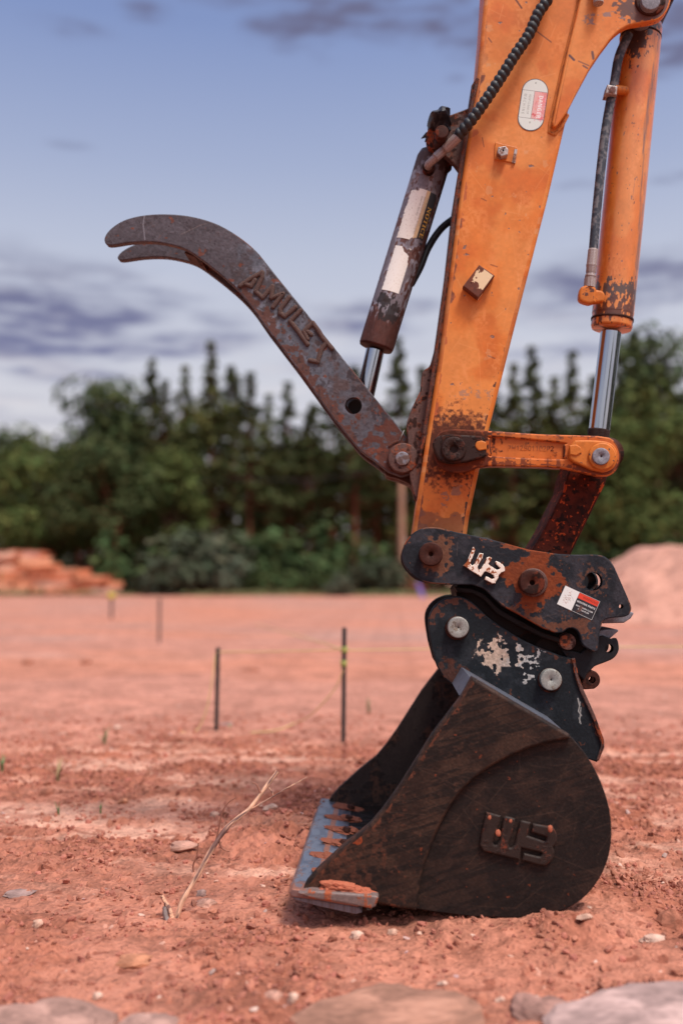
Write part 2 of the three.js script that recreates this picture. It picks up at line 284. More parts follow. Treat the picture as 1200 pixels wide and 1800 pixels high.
const stoneSet = texSet(256, 256, (u, v) => { const a = fbm(u * 6, v * 6, 5, 6), b = fbm(u * 30, v * 30, 3, 30), m = 190 + 90 * (a - 0.5) + 70 * (b - 0.5); return [m + 30, m * 0.98 + 30, m * 0.97 + 30, 0.9, b]; }, { shared: true });
const stoneMats = {}; const stoneMat = (key, c) => stoneMats[key] ??= mat(stoneSet, { color: new THREE.Color().setRGB(...c), bumpScale: 0.004 });
function stone(px, py, wpx, hpx, tone, label, category = 'stone', k = 0, group, name = 'stone') {
  const p = onGround(px, py), D = -p.z, w = metre(wpx, D) / 2, h = metre(hpx, D) / 2, g = facetGeos[k % 4].clone();
  const bb = new THREE.Box3().setFromBufferAttribute(g.attributes.position), sz = bb.getSize(new THREE.Vector3());
  g.scale(w * 2 / sz.x, h * 2.3 / sz.y, w * 1.7 / sz.z);
  const m = new THREE.Mesh(g, stoneMat(tone.join(), tone)); m.name = numbered(name); m.position.set(p.x, p.y + h * 0.2, p.z); m.rotation.y = (px * 1.7) % 3 * 0.25; m.castShadow = m.receiveShadow = true; scene.add(m);
  return tag(m, label, category, group);
}
const PALE = [0.66, 0.40, 0.30], PINK = [0.6, 0.32, 0.24], GREY = [0.40, 0.26, 0.23], RED = [0.42, 0.16, 0.1], WHITE = [0.72, 0.47, 0.37], ORANGE = [0.6, 0.26, 0.15];
stone(624, 1644, 26, 20, WHITE, 'small pale angular stone in front of the bucket corner', 'stone', 1);
stone(478, 1456, 30, 16, WHITE, 'white angular stone lying left of the cutting edge', 'stone', 3);
stone(318, 1498, 56, 17, PINK, 'flat pinkish white stone lying left of the dry branch', 'stone', 1);
stone(362, 1588, 40, 12, PINK, 'low pink stone flake at right of the branch foot', 'stone', 0);
stone(355, 1573, 18, 16, GREY, 'dark grey stone just right of the branch foot', 'stone', 2);
stone(65, 1632, 22, 20, PALE, 'cream stone at far left in front of the branch', 'stone', 1);
stone(85, 1402, 28, 15, RED, 'dark red clod above the left green sprout', 'dirt clod', 2, null, 'dirt_clod');
stone(219, 1414, 20, 15, ORANGE, 'orange stone right of the two green sprouts', 'stone', 3);
stone(375, 1440, 18, 14, PALE, 'pale stone behind the middle of the dry branch', 'stone', 1);
stone(1145, 1668, 42, 14, WHITE, 'white flat stone at right edge below the bucket', 'stone', 1);
stone(1180, 1640, 48, 36, RED, 'big blurred dark red clod at the right edge', 'dirt clod', 0, null, 'dirt_clod');
stone(480, 1760, 46, 20, PINK, 'blurred pink stone near the bottom middle', 'stone', 0);
stone(513, 1772, 20, 24, WHITE, 'blurred whitish stone near the bottom middle', 'stone', 1);
stone(780, 1735, 20, 12, WHITE, 'small white chip behind the brown foreground slab', 'stone', 3);
stone(962, 1768, 24, 18, WHITE, 'white chip at left end of the pale foreground slab', 'stone', 1);
stone(880, 1760, 20, 12, WHITE, 'small white chip between the two foreground slabs', 'stone', 3);
stone(240, 1690, 62, 18, ORANGE, 'blurred orange stone flake left of bottom middle', 'stone', 2);
stone(170, 1755, 20, 18, WHITE, 'white blurred chip above the left foreground rock', 'stone', 1);
stone(205, 1283, 15, 11, WHITE, 'white pebble on the open ground left of the short stake', 'pebble', 1, null, 'pebble');
stone(110, 1295, 18, 9, PINK, 'pinkish pebble on the open ground at far left', 'pebble', 0, null, 'pebble');
stone(50, 1165, 22, 12, RED, 'red clod far out on the open ground at left', 'dirt clod', 2, null, 'dirt_clod');
stone(440, 1180, 36, 10, RED, 'red clod on the ground behind the yellow string', 'dirt clod', 0, null, 'dirt_clod');
stone(400, 1277, 30, 9, GREY, 'grey stone beside the foot of the short stake', 'stone', 2);
stone(150, 1165, 22, 12, RED, 'small red clod left of the two far stakes', 'dirt clod', 1, null, 'dirt_clod');
stone(1080, 1420, 26, 14, PINK, 'pink stone flake right of the bucket back', 'stone', 0);
stone(1120, 1560, 26, 10, RED, 'dark red clod right of the bucket heel', 'dirt clod', 2, null, 'dirt_clod');
stone(1030, 1655, 34, 12, PALE, 'cream flake in front of the bucket heel', 'stone', 3);
stone(28, 1575, 60, 8, GREY, 'flat grey stone sliver at the left edge', 'stone', 1);
stone(690, 1640, 18, 12, PALE, 'pale crumb of stone in front of the bucket', 'stone', 2);
stone(398, 1640, 20, 14, RED, 'red clod in front of the branch at right', 'dirt clod', 0, null, 'dirt_clod');
{ // the big out-of-focus slabs at the bottom edge
  const slab = (px, py, wpx, hpx, dp, tone, label, seed, tilt) => {
    const p = G(px, py), D = -p.z, w = metre(wpx, D), h = metre(hpx, D), g = lumpy(new THREE.IcosahedronGeometry(0.5, 5), 0.5, 2.6, seed); { const q = g.attributes.position; for (let i = 0; i < q.count; i++) q.setY(i, q.getY(i) > 0.3 ? 0.3 + (q.getY(i) - 0.3) * 0.25 : q.getY(i)); } g.scale(w * 1.15, h * 2.2, dp * 1.2); lumpy(g, 0.08, 60, seed);
    const m = new THREE.Mesh(g, stoneMat(tone.join(), tone)); m.name = numbered('foreground_rock'); m.position.set(p.x, 0, p.z); m.rotation.set(0.1, seed, tilt); m.rotation.y = 0; m.castShadow = m.receiveShadow = true; scene.add(m); tag(m, label, 'rock');
  };
  slab(668, 1796, 270, 40, 0.16, [0.46, 0.235, 0.165], 'blurred brown rock slab at bottom middle edge', 2, 0.05);
  slab(1135, 1818, 320, 56, 0.2, [0.54, 0.37, 0.34], 'large blurred pale pink rock slab at the bottom right corner', 5, 0.1);
  slab(950, 1780, 90, 26, 0.1, [0.40, 0.22, 0.18], 'blurred dark brown rock left of the pale corner slab', 8, -0.1);
  slab(80, 1810, 200, 28, 0.16, [0.46, 0.27, 0.22], 'blurred greyish rock at the bottom left corner', 11, -0.06);
  slab(262, 1810, 90, 20, 0.1, [0.48, 0.29, 0.24], 'small blurred greyish rock right of the bottom left rock', 14, 0.0);
}

// ───────────────────────── dry branch, sprouts ─────────────────────────
const taperTube = (pts, r0, r1, seg = 30, n = 9) => { const g = new THREE.TubeGeometry(curve(pts), seg, 1, n, false), p = g.attributes.position, c = curve(pts), q = new THREE.Vector3(); for (let i = 0; i <= seg; i++) { c.getPointAt(i / seg, q); const r = lerp(r0, r1, i / seg) * (0.9 + 0.25 * vn(i * 0.7, r0 * 1e4)); for (let k = 0; k <= n; k++) { const a = i * (n + 1) + k; p.setXYZ(a, q.x + (p.getX(a) - q.x) * r, q.y + (p.getY(a) - q.y) * r, q.z + (p.getZ(a) - q.z) * r); } } g.computeVertexNormals(); return g; };
const barkSet = texSet(256, 256, (u, v) => { const p = ss(0.45, 0.6, fbm(u * 6, v * 4, 4, 4)), f = fbm(u * 30, v * 24, 3, 6); const c = mixc([212, 164, 136], [112, 82, 76], p); const m = 0.8 + 0.4 * f; return [c[0] * m, c[1] * m, c[2] * m, 0.85, f]; }, { shared: true });
{
  const foot = onGround(312, 1612), base = foot.clone(), t = thing('dry_branch', base), bark = mat(barkSet, { bumpScale: 0.002 }), q = (x, y, d = 0) => U(x, y, -foot.z + d);
  worldMesh('stem', taperTube([q(308, 1622), q(322, 1582, 0.01), q(345, 1543, 0.03), q(378, 1484, 0.06), q(402, 1452, 0.08), q(440, 1420, 0.12), q(462, 1390, 0.14), q(488, 1356, 0.16)], 0.0074, 0.0056, 40), bark, t, base);
  const thin = new THREE.MeshStandardMaterial({ color: new THREE.Color().setRGB(0.28, 0.11, 0.07), roughness: 0.8 });
  for (const pts of [[[380, 1480], [385, 1455], [392, 1425], [402, 1410], [415, 1402]], [[384, 1476], [392, 1492], [404, 1497]], [[458, 1394], [450, 1378], [444, 1376]]]) worldMesh('twig', taperTube(pts.map(([x, y]) => q(x, y, 0.07)), 0.0032, 0.0016, 16, 6), thin, t, base);
  worldMesh('twig', taperTube([[430, 1428], [470, 1406], [500, 1388], [540, 1366]].map(([x, y]) => q(x, y, 0.12)), 0.0028, 0.0013, 16, 6), bark, t, base);
  worldMesh('twig', taperTube([[472, 1384], [478, 1392], [481, 1400]].map(([x, y]) => q(x, y, 0.14)), 0.0022, 0.0014, 8, 6), bark, t, base);
  worldMesh('stub', taperTube([[303, 1616], [296, 1597], [284, 1574]].map(([x, y]) => q(x, y, 0.0)), 0.008, 0.005, 10, 7), bark, t, base);
  worldMesh('stub', taperTube([[299, 1628], [291, 1610], [289, 1594]].map(([x, y]) => q(x, y, -0.02)), 0.009, 0.006, 10, 7), new THREE.MeshStandardMaterial({ color: new THREE.Color().setRGB(0.25, 0.2, 0.19), roughness: 0.9 }), t, base);
  tag(t, 'dry broken branch sticking out of the red soil left of bucket', 'branch');
  const small = (pts, r, label) => { const a = onGround(...pts[0]), m = new THREE.Mesh(taperTube(pts.map(([x, y]) => U(x, y, -a.z)), r, r * 0.6, 14, 6).translate(-a.x, -a.y, -a.z), thin); m.name = numbered('twig'); m.position.copy(a); m.castShadow = true; scene.add(m); tag(m, label, 'twig'); };
  small([[341, 1538], [340, 1520], [346, 1505], [349, 1482]], 0.003, 'short grey twig upright beside the dry branch');
  small([[470, 1560], [500, 1572], [530, 1585]], 0.004, 'brown twig lying against the cutting edge corner');
  small([[380, 1640], [420, 1655], [462, 1668]], 0.003, 'thin curved twig lying in front of the dry branch');
}
function tuft(px, py, hpx, n, colour, label, spread, name = 'grass_tuft', seed = 1) {
  const p = onGround(px, py), h = metre(hpx, -p.z), r = rng(seed), gs = [];
  for (let i = 0; i < n; i++) {
    const a = r() * 6.28, l = h * (0.6 + 0.5 * r()), s = spread * (0.3 + r()), w = h * 0.075, pos = [], ix = [];
    for (let k = 0; k <= 5; k++) { const t = k / 5, x = Math.cos(a) * s * l * t * t, z = Math.sin(a) * s * l * t * t, y = l * t * (1 - 0.25 * s * t), ww = w * (1 - t) + 0.0004; pos.push(x - Math.sin(a) * ww, y, z + Math.cos(a) * ww, x + Math.cos(a) * ww * 0.3, y + ww * 0.25, z + Math.sin(a) * ww * 0.3, x + Math.sin(a) * ww, y, z - Math.cos(a) * ww); if (k) for (let e = 0; e < 2; e++) { const o = (k - 1) * 3 + e; ix.push(o, o + 3, o + 1, o + 1, o + 3, o + 4); } }
    const g = new THREE.BufferGeometry(); g.setAttribute('position', new THREE.Float32BufferAttribute(pos, 3)); g.setIndex(ix); g.computeVertexNormals(); gs.push(g);
  }
  const m = new THREE.Mesh(mergeGeometries(gs), new THREE.MeshStandardMaterial({ color: new THREE.Color().setRGB(...colour), roughness: 0.8, side: THREE.DoubleSide })); m.name = numbered(name); m.position.set(p.x, p.y - 0.004, p.z); m.castShadow = m.receiveShadow = true; scene.add(m); tag(m, label, name === 'grass_tuft' ? 'grass' : 'weed');
}
const LEAF = [0.1, 0.19, 0.06], DRY = [0.3, 0.2, 0.1];
tuft(103, 1437, 26, 7, LEAF, 'left of the two little green grass sprouts', 0.35, 'grass_tuft', 2);
tuft(177, 1434, 24, 5, LEAF, 'right of the two little green grass sprouts', 0.3, 'grass_tuft', 3);
tuft(102, 1380, 44, 8, DRY, 'dry brownish weed standing behind the green sprouts', 0.7, 'dry_weed', 4);
tuft(4, 1368, 36, 9, [0.14, 0.2, 0.08], 'green tuft at the left edge of the picture', 0.7, 'grass_tuft', 5);
tuft(184, 1312, 40, 7, [0.25, 0.24, 0.12], 'thin pale weed on open ground left of the short stake', 0.8, 'dry_weed', 6);
tuft(648, 1255, 34, 7, [0.22, 0.24, 0.12], 'thin weed beside the tall black stake', 0.6, 'dry_weed', 7);
tuft(404, 1283, 14, 6, [0.2, 0.26, 0.1], 'low green weed at the foot of the short stake', 0.8, 'dry_weed', 8);

// ───────────────────────── stakes and string ─────────────────────────
const stakeMat = new THREE.MeshStandardMaterial({ color: new THREE.Color().setRGB(0.018, 0.019, 0.022), roughness: 0.6 });
const stringMat = new THREE.MeshStandardMaterial({ color: new THREE.Color().setRGB(0.62, 0.46, 0.2), roughness: 0.8 });
const yellowMat = new THREE.MeshStandardMaterial({ color: new THREE.Color().setRGB(0.36, 0.37, 0.1), roughness: 0.7 });
const STK = {};
function stake(key, px, py, top, wpx, label, m = stakeMat, extra) {
  const p = onGround(px, py), D = -p.z, y1 = U(px, top, D).y, r = metre(wpx / 2, D), t = thing('survey_stake', p); STK[key] = { D, p, y1 };
  worldMesh('shaft', turned(new THREE.Vector3(p.x, p.y - 0.08, p.z), new THREE.Vector3(p.x + metre(top > 1100 ? 2 : 0, D), y1, p.z), [[0, 0], [r, 0.02], [r, 0.995], [r * 0.7, 1], [0, 1]], 10), m, t, p);
  if (extra) extra(t, p, D);
  tag(t, label, 'stake');
}
const knot = (px, py, s) => (t, p, D) => { const c = U(px, py, D), gs = []; for (let i = 0; i < 4; i++) { const g = new THREE.TorusGeometry(metre(s, D), metre(1.4, D), 6, 14); g.rotateX(Math.PI / 2 + 0.25 * (i - 1.5)); g.translate(c.x, c.y + metre((i - 1.5) * 3.2, D), c.z); gs.push(g); } worldMesh('string_knot', mergeGeometries(gs), yellowMat, t, p); };
stake('a', 380, 1287, 1138, 7.5, 'shorter of the two near black stakes, left end of string');
stake('b', 603, 1306, 1103, 8, 'taller near black stake with yellow knots, close to bucket', stakeMat, (t, p, D) => { knot(605, 1142, 4.6)(t, p, D); knot(604, 1166, 4.6)(t, p, D); });
stake('c', 280, 1130, 1052, 5, 'thin grey stake farther out, right of the yellow topped one', new THREE.MeshStandardMaterial({ color: new THREE.Color().setRGB(0.12, 0.08, 0.075), roughness: 0.8 }));
stake('d', 196, 1088, 1038, 5, 'far stake with a yellow top near the stone pile', new THREE.MeshStandardMaterial({ color: new THREE.Color().setRGB(0.14, 0.09, 0.08), roughness: 0.8 }), (t, p, D) => { const c = U(196, 1047, D); worldMesh('flagging', turned(new THREE.Vector3(c.x, c.y - metre(6, D), c.z), new THREE.Vector3(c.x, c.y + metre(5, D), c.z), [[0, 0], [metre(7, D), 0.1], [metre(5.5, D), 0.5], [metre(7, D), 0.9], [0, 1]], 8), new THREE.MeshStandardMaterial({ color: new THREE.Color().setRGB(0.65, 0.5, 0.08), roughness: 0.7 }), t, p); });
stake('e', 190, 1046, 984, 10, 'orange post at the right end of the stone pile', new THREE.MeshStandardMaterial({ color: new THREE.Color().setRGB(0.5, 0.2, 0.04), roughness: 0.7 }));
{
  const string = (pts, r, label) => { const m = new THREE.Mesh(tube(pts, r, 60, 6), stringMat); m.name = numbered('string_line'); m.castShadow = true; scene.add(m); tag(m, label, 'string'); };
  const { a, b } = STK, A = (x, y, k = 0) => U(x, y, lerp(a.D, b.D, k)), z = (p, y) => { const q = p.clone(); q.y = gy(q.x, q.z) + y; return q; };
  string([A(379, 1146, 0), A(490, 1145, 0.5), A(605, 1142, 1)], 0.0034, 'taut yellow string between the two near black stakes');
  string([U(605, 1143, b.D), U(900, 1139, b.D + 0.1), U(1400, 1135, b.D + 0.2)], 0.0034, 'yellow string running right from the tall stake behind the bucket');
  string([U(605, 1143, b.D), U(540, 1122, 8.5), U(450, 1098, 15)], 0.0048, 'yellow string running back into the distance from the tall stake');
  string([U(379, 1150, a.D - 0.02), U(372, 1200, a.D - 0.05), U(362, 1250, a.D - 0.06), z(G(346, 1290), 0.01), z(G(318, 1295), 0.006)], 0.0036, 'slack yellow string end hanging from the short stake');
  string([U(604, 1176, b.D - 0.02), U(590, 1208, b.D), U(556, 1248, b.D + 0.05), z(G(515, 1280), 0.02), z(G(480, 1290), 0.008), z(G(440, 1292), 0.006)], 0.0036, 'slack yellow string drooping from the tall stake to the ground');
}

// ───────────────────────── dirt heap, stone pile, pole ─────────────────────────
{ // smooth heap of graded soil at the right
  const D = 24, c = U(1345, 1085, D), base = new THREE.Vector3(c.x, 0, -D - 1.2), R = 5.3, Hh = 1.78, n = 90, pos = [], uv = [], idx = [];
  for (let j = 0; j <= n; j++) for (let i = 0; i <= n; i++) {
    const x = lerp(-R, R, i / n) * 1.15, z = lerp(-R, R, j / n) * 1.1, d = Math.hypot(x / R, z / R) + 0.09 * (fbm(x * 0.5 + 4, z * 0.5, 3) - 0.5);
    const t = cl((1 - d) / 0.5), y = Hh * (t < 1 ? t * (1 - 0.12 * t * t) / 0.88 : 1) + (fbm(x * 2.2, z * 2.2 + 9, 4) - 0.5) * 0.16 * (0.3 + t) - 0.05;
    pos.push(x, d > 1 ? -0.12 : y, z); uv.push(x, z);
  }
  for (let j = 0; j < n; j++) for (let i = 0; i < n; i++) { const a = j * (n + 1) + i; idx.push(a, a + n + 1, a + 1, a + 1, a + n + 1, a + n + 2); }
  const g = new THREE.BufferGeometry(); g.setAttribute('position', new THREE.Float32BufferAttribute(pos, 3)); g.setAttribute('uv', new THREE.Float32BufferAttribute(uv, 2)); g.setIndex(idx); g.computeVertexNormals();
  const set = { map: soilSet.map.clone(), roughnessMap: soilSet.roughnessMap.clone(), bumpMap: soilSet.bumpMap.clone() };
  const m = new THREE.Mesh(g, mat(place(set, 0, 0, 4, 4), { color: new THREE.Color().setRGB(0.62, 0.32, 0.24), bumpScale: 0.03 })); m.name = 'dirt_heap'; m.position.copy(base); m.castShadow = m.receiveShadow = true; scene.add(m); tag(m, 'smooth pinkish dirt heap behind the bucket at the right edge', 'dirt heap');
  const r = rng(31); const w = (px, py, s) => { const p = G(px, py), q = new THREE.Mesh(rockGeos[1], stoneMat(RED.join(), RED)); q.name = numbered('dirt_clod'); q.scale.set(s * 1.6, s * 0.6, s); q.position.set(p.x, s * 0.3, p.z); q.castShadow = true; scene.add(q); return q; };
  tag(w(1128, 1078, 0.17), 'dark clod at the foot of the dirt heap', 'dirt clod'); tag(w(1180, 1081, 0.13), 'smaller reddish clod at the foot of the heap, right edge', 'dirt clod');
}
const slabSet = texSet(256, 256, (u, v) => { const a = fbm(u * 5, v * 12, 4, 8), b = fbm(u * 30, v * 30, 3, 30), m = 200 + 80 * (a - 0.5) + 50 * (b - 0.5); return [m + 25, m * 0.97 + 25, m * 0.95 + 25, 0.9, b]; }, { shared: true });
{ // rough sandstone slabs in a long low pile
  const r = rng(77), D0 = 60, geos = Array.from({ length: 5 }, (_, i) => { const g = lumpy(new THREE.BoxGeometry(1, 1, 1, 5, 3, 4), 0.14, 2.1, i * 5 + 2); return g; });
  const tones = [[0.8, 0.36, 0.21], [0.76, 0.31, 0.17], [0.82, 0.41, 0.26], [0.68, 0.26, 0.15], [0.82, 0.5, 0.38]].map((c) => mat(slabSet, { color: new THREE.Color().setRGB(...c), bumpScale: 0.05 }));
  const top = [[0, 974], [60, 976], [100, 986], [130, 998], [165, 1010], [190, 1020], [225, 1034]], topAt = (x) => { for (let i = 0; i < top.length - 1; i++) if (x < top[i + 1][0]) return lerp(top[i][1], top[i + 1][1], cl((x - top[i][0]) / (top[i + 1][0] - top[i][0]))); return 1040; };
  const NTH = ['first', 'second', 'third', 'fourth', 'fifth', 'sixth', 'seventh', 'eighth', 'ninth', 'tenth', 'eleventh', 'twelfth'], COURSE = ['lowest', 'second lowest', 'third lowest', 'fourth lowest', 'fifth lowest', 'sixth lowest', 'topmost'];
  for (let row = 0; row < 7; row++) {
    let px = -30 + 20 * r(), inRow = 0;
    while (px < 222) {
      const w = 24 + 40 * r(), y = 1043 - row * 10.5, mid = px + w / 2;
      if (mid > -w * 0.4 && y - 4 > topAt(Math.max(0, mid))) {
        const D = D0 + row * 0.45 + (r() - 0.5) * 1.3, c = U(mid, y - 5, D), m = new THREE.Mesh(geos[(r() * 5) | 0], tones[(r() * 5) | 0]);
        m.name = numbered('sandstone_block'); m.scale.set(metre(w * 1.05, D), metre(9.2 + 2.4 * r(), D), 1.0 + r() * 1.0); m.position.copy(c); if (row === 0) m.position.y = Math.max(m.position.y, 0.16); m.rotation.set((r() - 0.5) * 0.2, (r() - 0.5) * 0.7, (r() - 0.5) * 0.16); m.castShadow = m.receiveShadow = true; scene.add(m); tag(m, `sandstone slab, ${NTH[inRow++]} from the left in the ${COURSE[row]} course of the stone pile`, 'stone slab', 'red sandstone slabs of the pile');
      }
      px += w * (0.98 + 0.14 * r());
    }
  }
  const m = new THREE.Mesh(geos[1], mat(slabSet, { color: new THREE.Color().setRGB(0.75, 0.42, 0.36), bumpScale: 0.05 })), c = U(60, 978, D0 + 3); m.name = numbered('sandstone_block'); m.scale.set(1.1, 0.5, 1); m.position.copy(c); m.castShadow = true; scene.add(m); tag(m, 'pale pink block lying on top of the stone pile', 'stone slab');
}
{
  const p = G(706, 1046), D = -p.z, t = thing('utility_pole', new THREE.Vector3(p.x, 0, p.z)), b = t.position.clone(), r = metre(6.5, D);
  const set = texSet(128, 512, (u, v) => { const f = fbm(u * 16, v * 10, 4, 16), m = 0.8 + 0.4 * f; return [165 * m, 126 * m, 104 * m, 0.9, f]; }, { shared: true });
  worldMesh('shaft', turned(b.clone(), b.clone().setY(8.6), [[0, 0], [r, 0], [r * 0.72, 1], [0, 1]], 14), mat(set), t, b);
  const arm = new THREE.BoxGeometry(2.4, 0.12, 0.1); arm.translate(b.x, 8.2, b.z + r + 0.05); worldMesh('crossarm', arm, mat(set), t, b);
  tag(t, 'pale wooden pole at the wood edge just left of the coupler', 'pole');
  const wire = (y, x0, y0, label) => { const m = new THREE.Mesh(tube([new THREE.Vector3(b.x, y, b.z), U(560, 828, D + 4).setY(y - 0.55), U(420, 842, D + 8), U(250, 842, D + 14).setY(y + 0.1)], 0.009, 40, 5), new THREE.MeshStandardMaterial({ color: new THREE.Color().setRGB(0.2, 0.2, 0.2), roughness: 0.7 })); m.name = numbered('overhead_wire'); scene.add(m); tag(m, label, 'wire'); };
  wire(8.32, 0, 0, 'thin overhead wire crossing the dark wood left of the pole');
  const q = G(722, 1044), bd = thing('wooden_board', new THREE.Vector3(q.x, 0, q.z)), g = new THREE.BoxGeometry(metre(26, -q.z), 1.5, 0.08); g.rotateX(-0.1); g.translate(q.x, 0.74, q.z);
  worldMesh('panel', g, new THREE.MeshStandardMaterial({ color: new THREE.Color().setRGB(0.30, 0.11, 0.05), roughness: 0.85 }), bd, bd.position);
  for (const s of [-1, 1]) { const e = new THREE.BoxGeometry(0.09, 1.56, 0.1); e.rotateX(-0.1); e.translate(q.x + s * metre(10, -q.z), 0.75, q.z + 0.09); worldMesh('batten', e, new THREE.MeshStandardMaterial({ color: new THREE.Color().setRGB(0.24, 0.09, 0.045), roughness: 0.85 }), bd, bd.position); }
  tag(bd, 'brown wooden board leaning beside the pale pole', 'board');
  const e = G(739, 1052), strip = lumpy(new THREE.BoxGeometry(0.22, 0.9, 0.06, 3, 10, 2), 0.3, 3, 6), m = new THREE.Mesh(strip, new THREE.MeshStandardMaterial({ color: new THREE.Color().setRGB(0.2, 0.15, 0.5), roughness: 0.7 })); m.rotation.z = 0.35; m.position.set(e.x, 0.4, e.z); m.name = 'cloth_strip'; m.castShadow = true; scene.add(m); tag(m, 'blue cloth strip hanging at the wood edge left of the coupler', 'cloth');
}

// ───────────────────────── the wood ─────────────────────────
function leafMesh(points, size, seed, tone, elong = 1) {    // points: [x, y, z, nx, ny, nz, shade variant]
  const r = rng(seed), n = points.length, pos = new Float32Array(n * 12), nor = new Float32Array(n * 12), col = new Float32Array(n * 12), ix = [];
  const N = new THREE.Vector3(), T = new THREE.Vector3(), B = new THREE.Vector3();
  points.forEach(([x, y, z, a, b, c], i) => {
    N.set(a + (r() - 0.5) * 1.3, b + (r() - 0.5) * 1.3, c + (r() - 0.5) * 1.3).normalize(); T.set(r() - 0.5, r() - 0.5, r() - 0.5).cross(N).normalize(); B.crossVectors(N, T);
    const s = size * (0.6 + 0.8 * r()), s2 = s * elong * (0.7 + 0.5 * r()), v = 0.65 + 0.7 * r(), w = r();
    for (let k = 0; k < 4; k++) {
      const e = (k < 2 ? -1 : 1) * s, f = (k % 2 ? 1 : -1) * s2, o = i * 12 + k * 3;
      pos[o] = x + T.x * e + B.x * f * (k < 2 ? 1 : 0.35); pos[o + 1] = y + T.y * e + B.y * f * (k < 2 ? 1 : 0.35); pos[o + 2] = z + T.z * e + B.z * f * (k < 2 ? 1 : 0.35);
      nor[o] = N.x; nor[o + 1] = N.y; nor[o + 2] = N.z;
      col[o] = tone[0] * v * (0.85 + 0.45 * w); col[o + 1] = tone[1] * v; col[o + 2] = tone[2] * v;
    }
    ix.push(i * 4, i * 4 + 2, i * 4 + 1, i * 4 + 1, i * 4 + 2, i * 4 + 3);
  });
  const g = new THREE.BufferGeometry(); g.setAttribute('position', new THREE.BufferAttribute(pos, 3)); g.setAttribute('normal', new THREE.BufferAttribute(nor, 3)); g.setAttribute('color', new THREE.BufferAttribute(col, 3)); g.setIndex(ix); return g;
}
const leafMat = new THREE.MeshPhysicalMaterial({ vertexColors: true, roughness: 0.85, side: THREE.DoubleSide, specularIntensity: 0.12 });
const trunkSet = texSet(128, 512, (u, v) => { const a = fbm(u * 8, v * 16, 4, 8), b = fbm(u * 24, v * 20, 3, 8), m = 0.6 + 0.8 * a * b * 2; return [180 * m, 150 * m, 135 * m, 0.95, a]; }, { shared: true });
const pineBark = mat(trunkSet, { color: new THREE.Color().setRGB(0.36, 0.17, 0.12), bumpScale: 0.05 }), greyBark = mat(trunkSet, { color: new THREE.Color().setRGB(0.2, 0.15, 0.12), bumpScale: 0.05 }), tanBark = mat(trunkSet, { color: new THREE.Color().setRGB(0.5, 0.27, 0.17), bumpScale: 0.05 });
function pineProto(seed, tone, bare, full) {                 // 18 m high
  const r = rng(seed), H = 18, pts = [], limbs = [];
  const bend = [(r() - 0.5) * 0.8, (r() - 0.5) * 0.8];
  const at = (t) => new THREE.Vector3(bend[0] * Math.sin(t * 2.6), t * H, bend[1] * Math.sin(t * 3));
  limbs.push(taperTube([0, 0.2, 0.4, 0.6, 0.8, 0.98].map(at), 0.24, 0.03, 24, 8));
  for (let y = bare; y < 0.985; y += 0.016 + 0.016 * r()) {
    const k = (y - bare) / (1 - bare), reach = (full * (0.35 + 0.65 * Math.sin(Math.PI * Math.min(1, 0.25 + k * 0.8))) * (1 - k * 0.90)) * (0.6 + 0.6 * r());
    const nb = 3 + (r() * 3 | 0);
    for (let b = 0; b < nb; b++) {
      const a = r() * 6.283, c = at(y), rr = reach * (0.5 + 0.7 * r()), up = 0.25 * rr * (0.6 - r()) + 0.3 * rr * k, e = new THREE.Vector3(c.x + Math.cos(a) * rr, c.y + up, c.z + Math.sin(a) * rr), mid = c.clone().lerp(e, 0.5); mid.y -= 0.08 * rr;
      limbs.push(taperTube([c, mid, e], 0.05 * (1.2 - k), 0.012, 5, 4));
      const m = 10 + (16 * r() | 0) + rr * 11;
      for (let q = 0; q < m; q++) { const t = 0.35 + 0.65 * Math.sqrt(r()), o = c.clone().lerp(e, t), s = 0.42 + 0.18 * rr; pts.push([o.x + (r() - 0.5) * s, o.y + (r() - 0.4) * s * 0.55, o.z + (r() - 0.5) * s, Math.cos(a) * 0.2, 0.8, Math.sin(a) * 0.2]); }
    }
  }
  return { crown: leafMesh(pts, 0.19, seed, tone, 0.6), trunk: mergeGeometries(limbs), H, bark: pineBark };
}
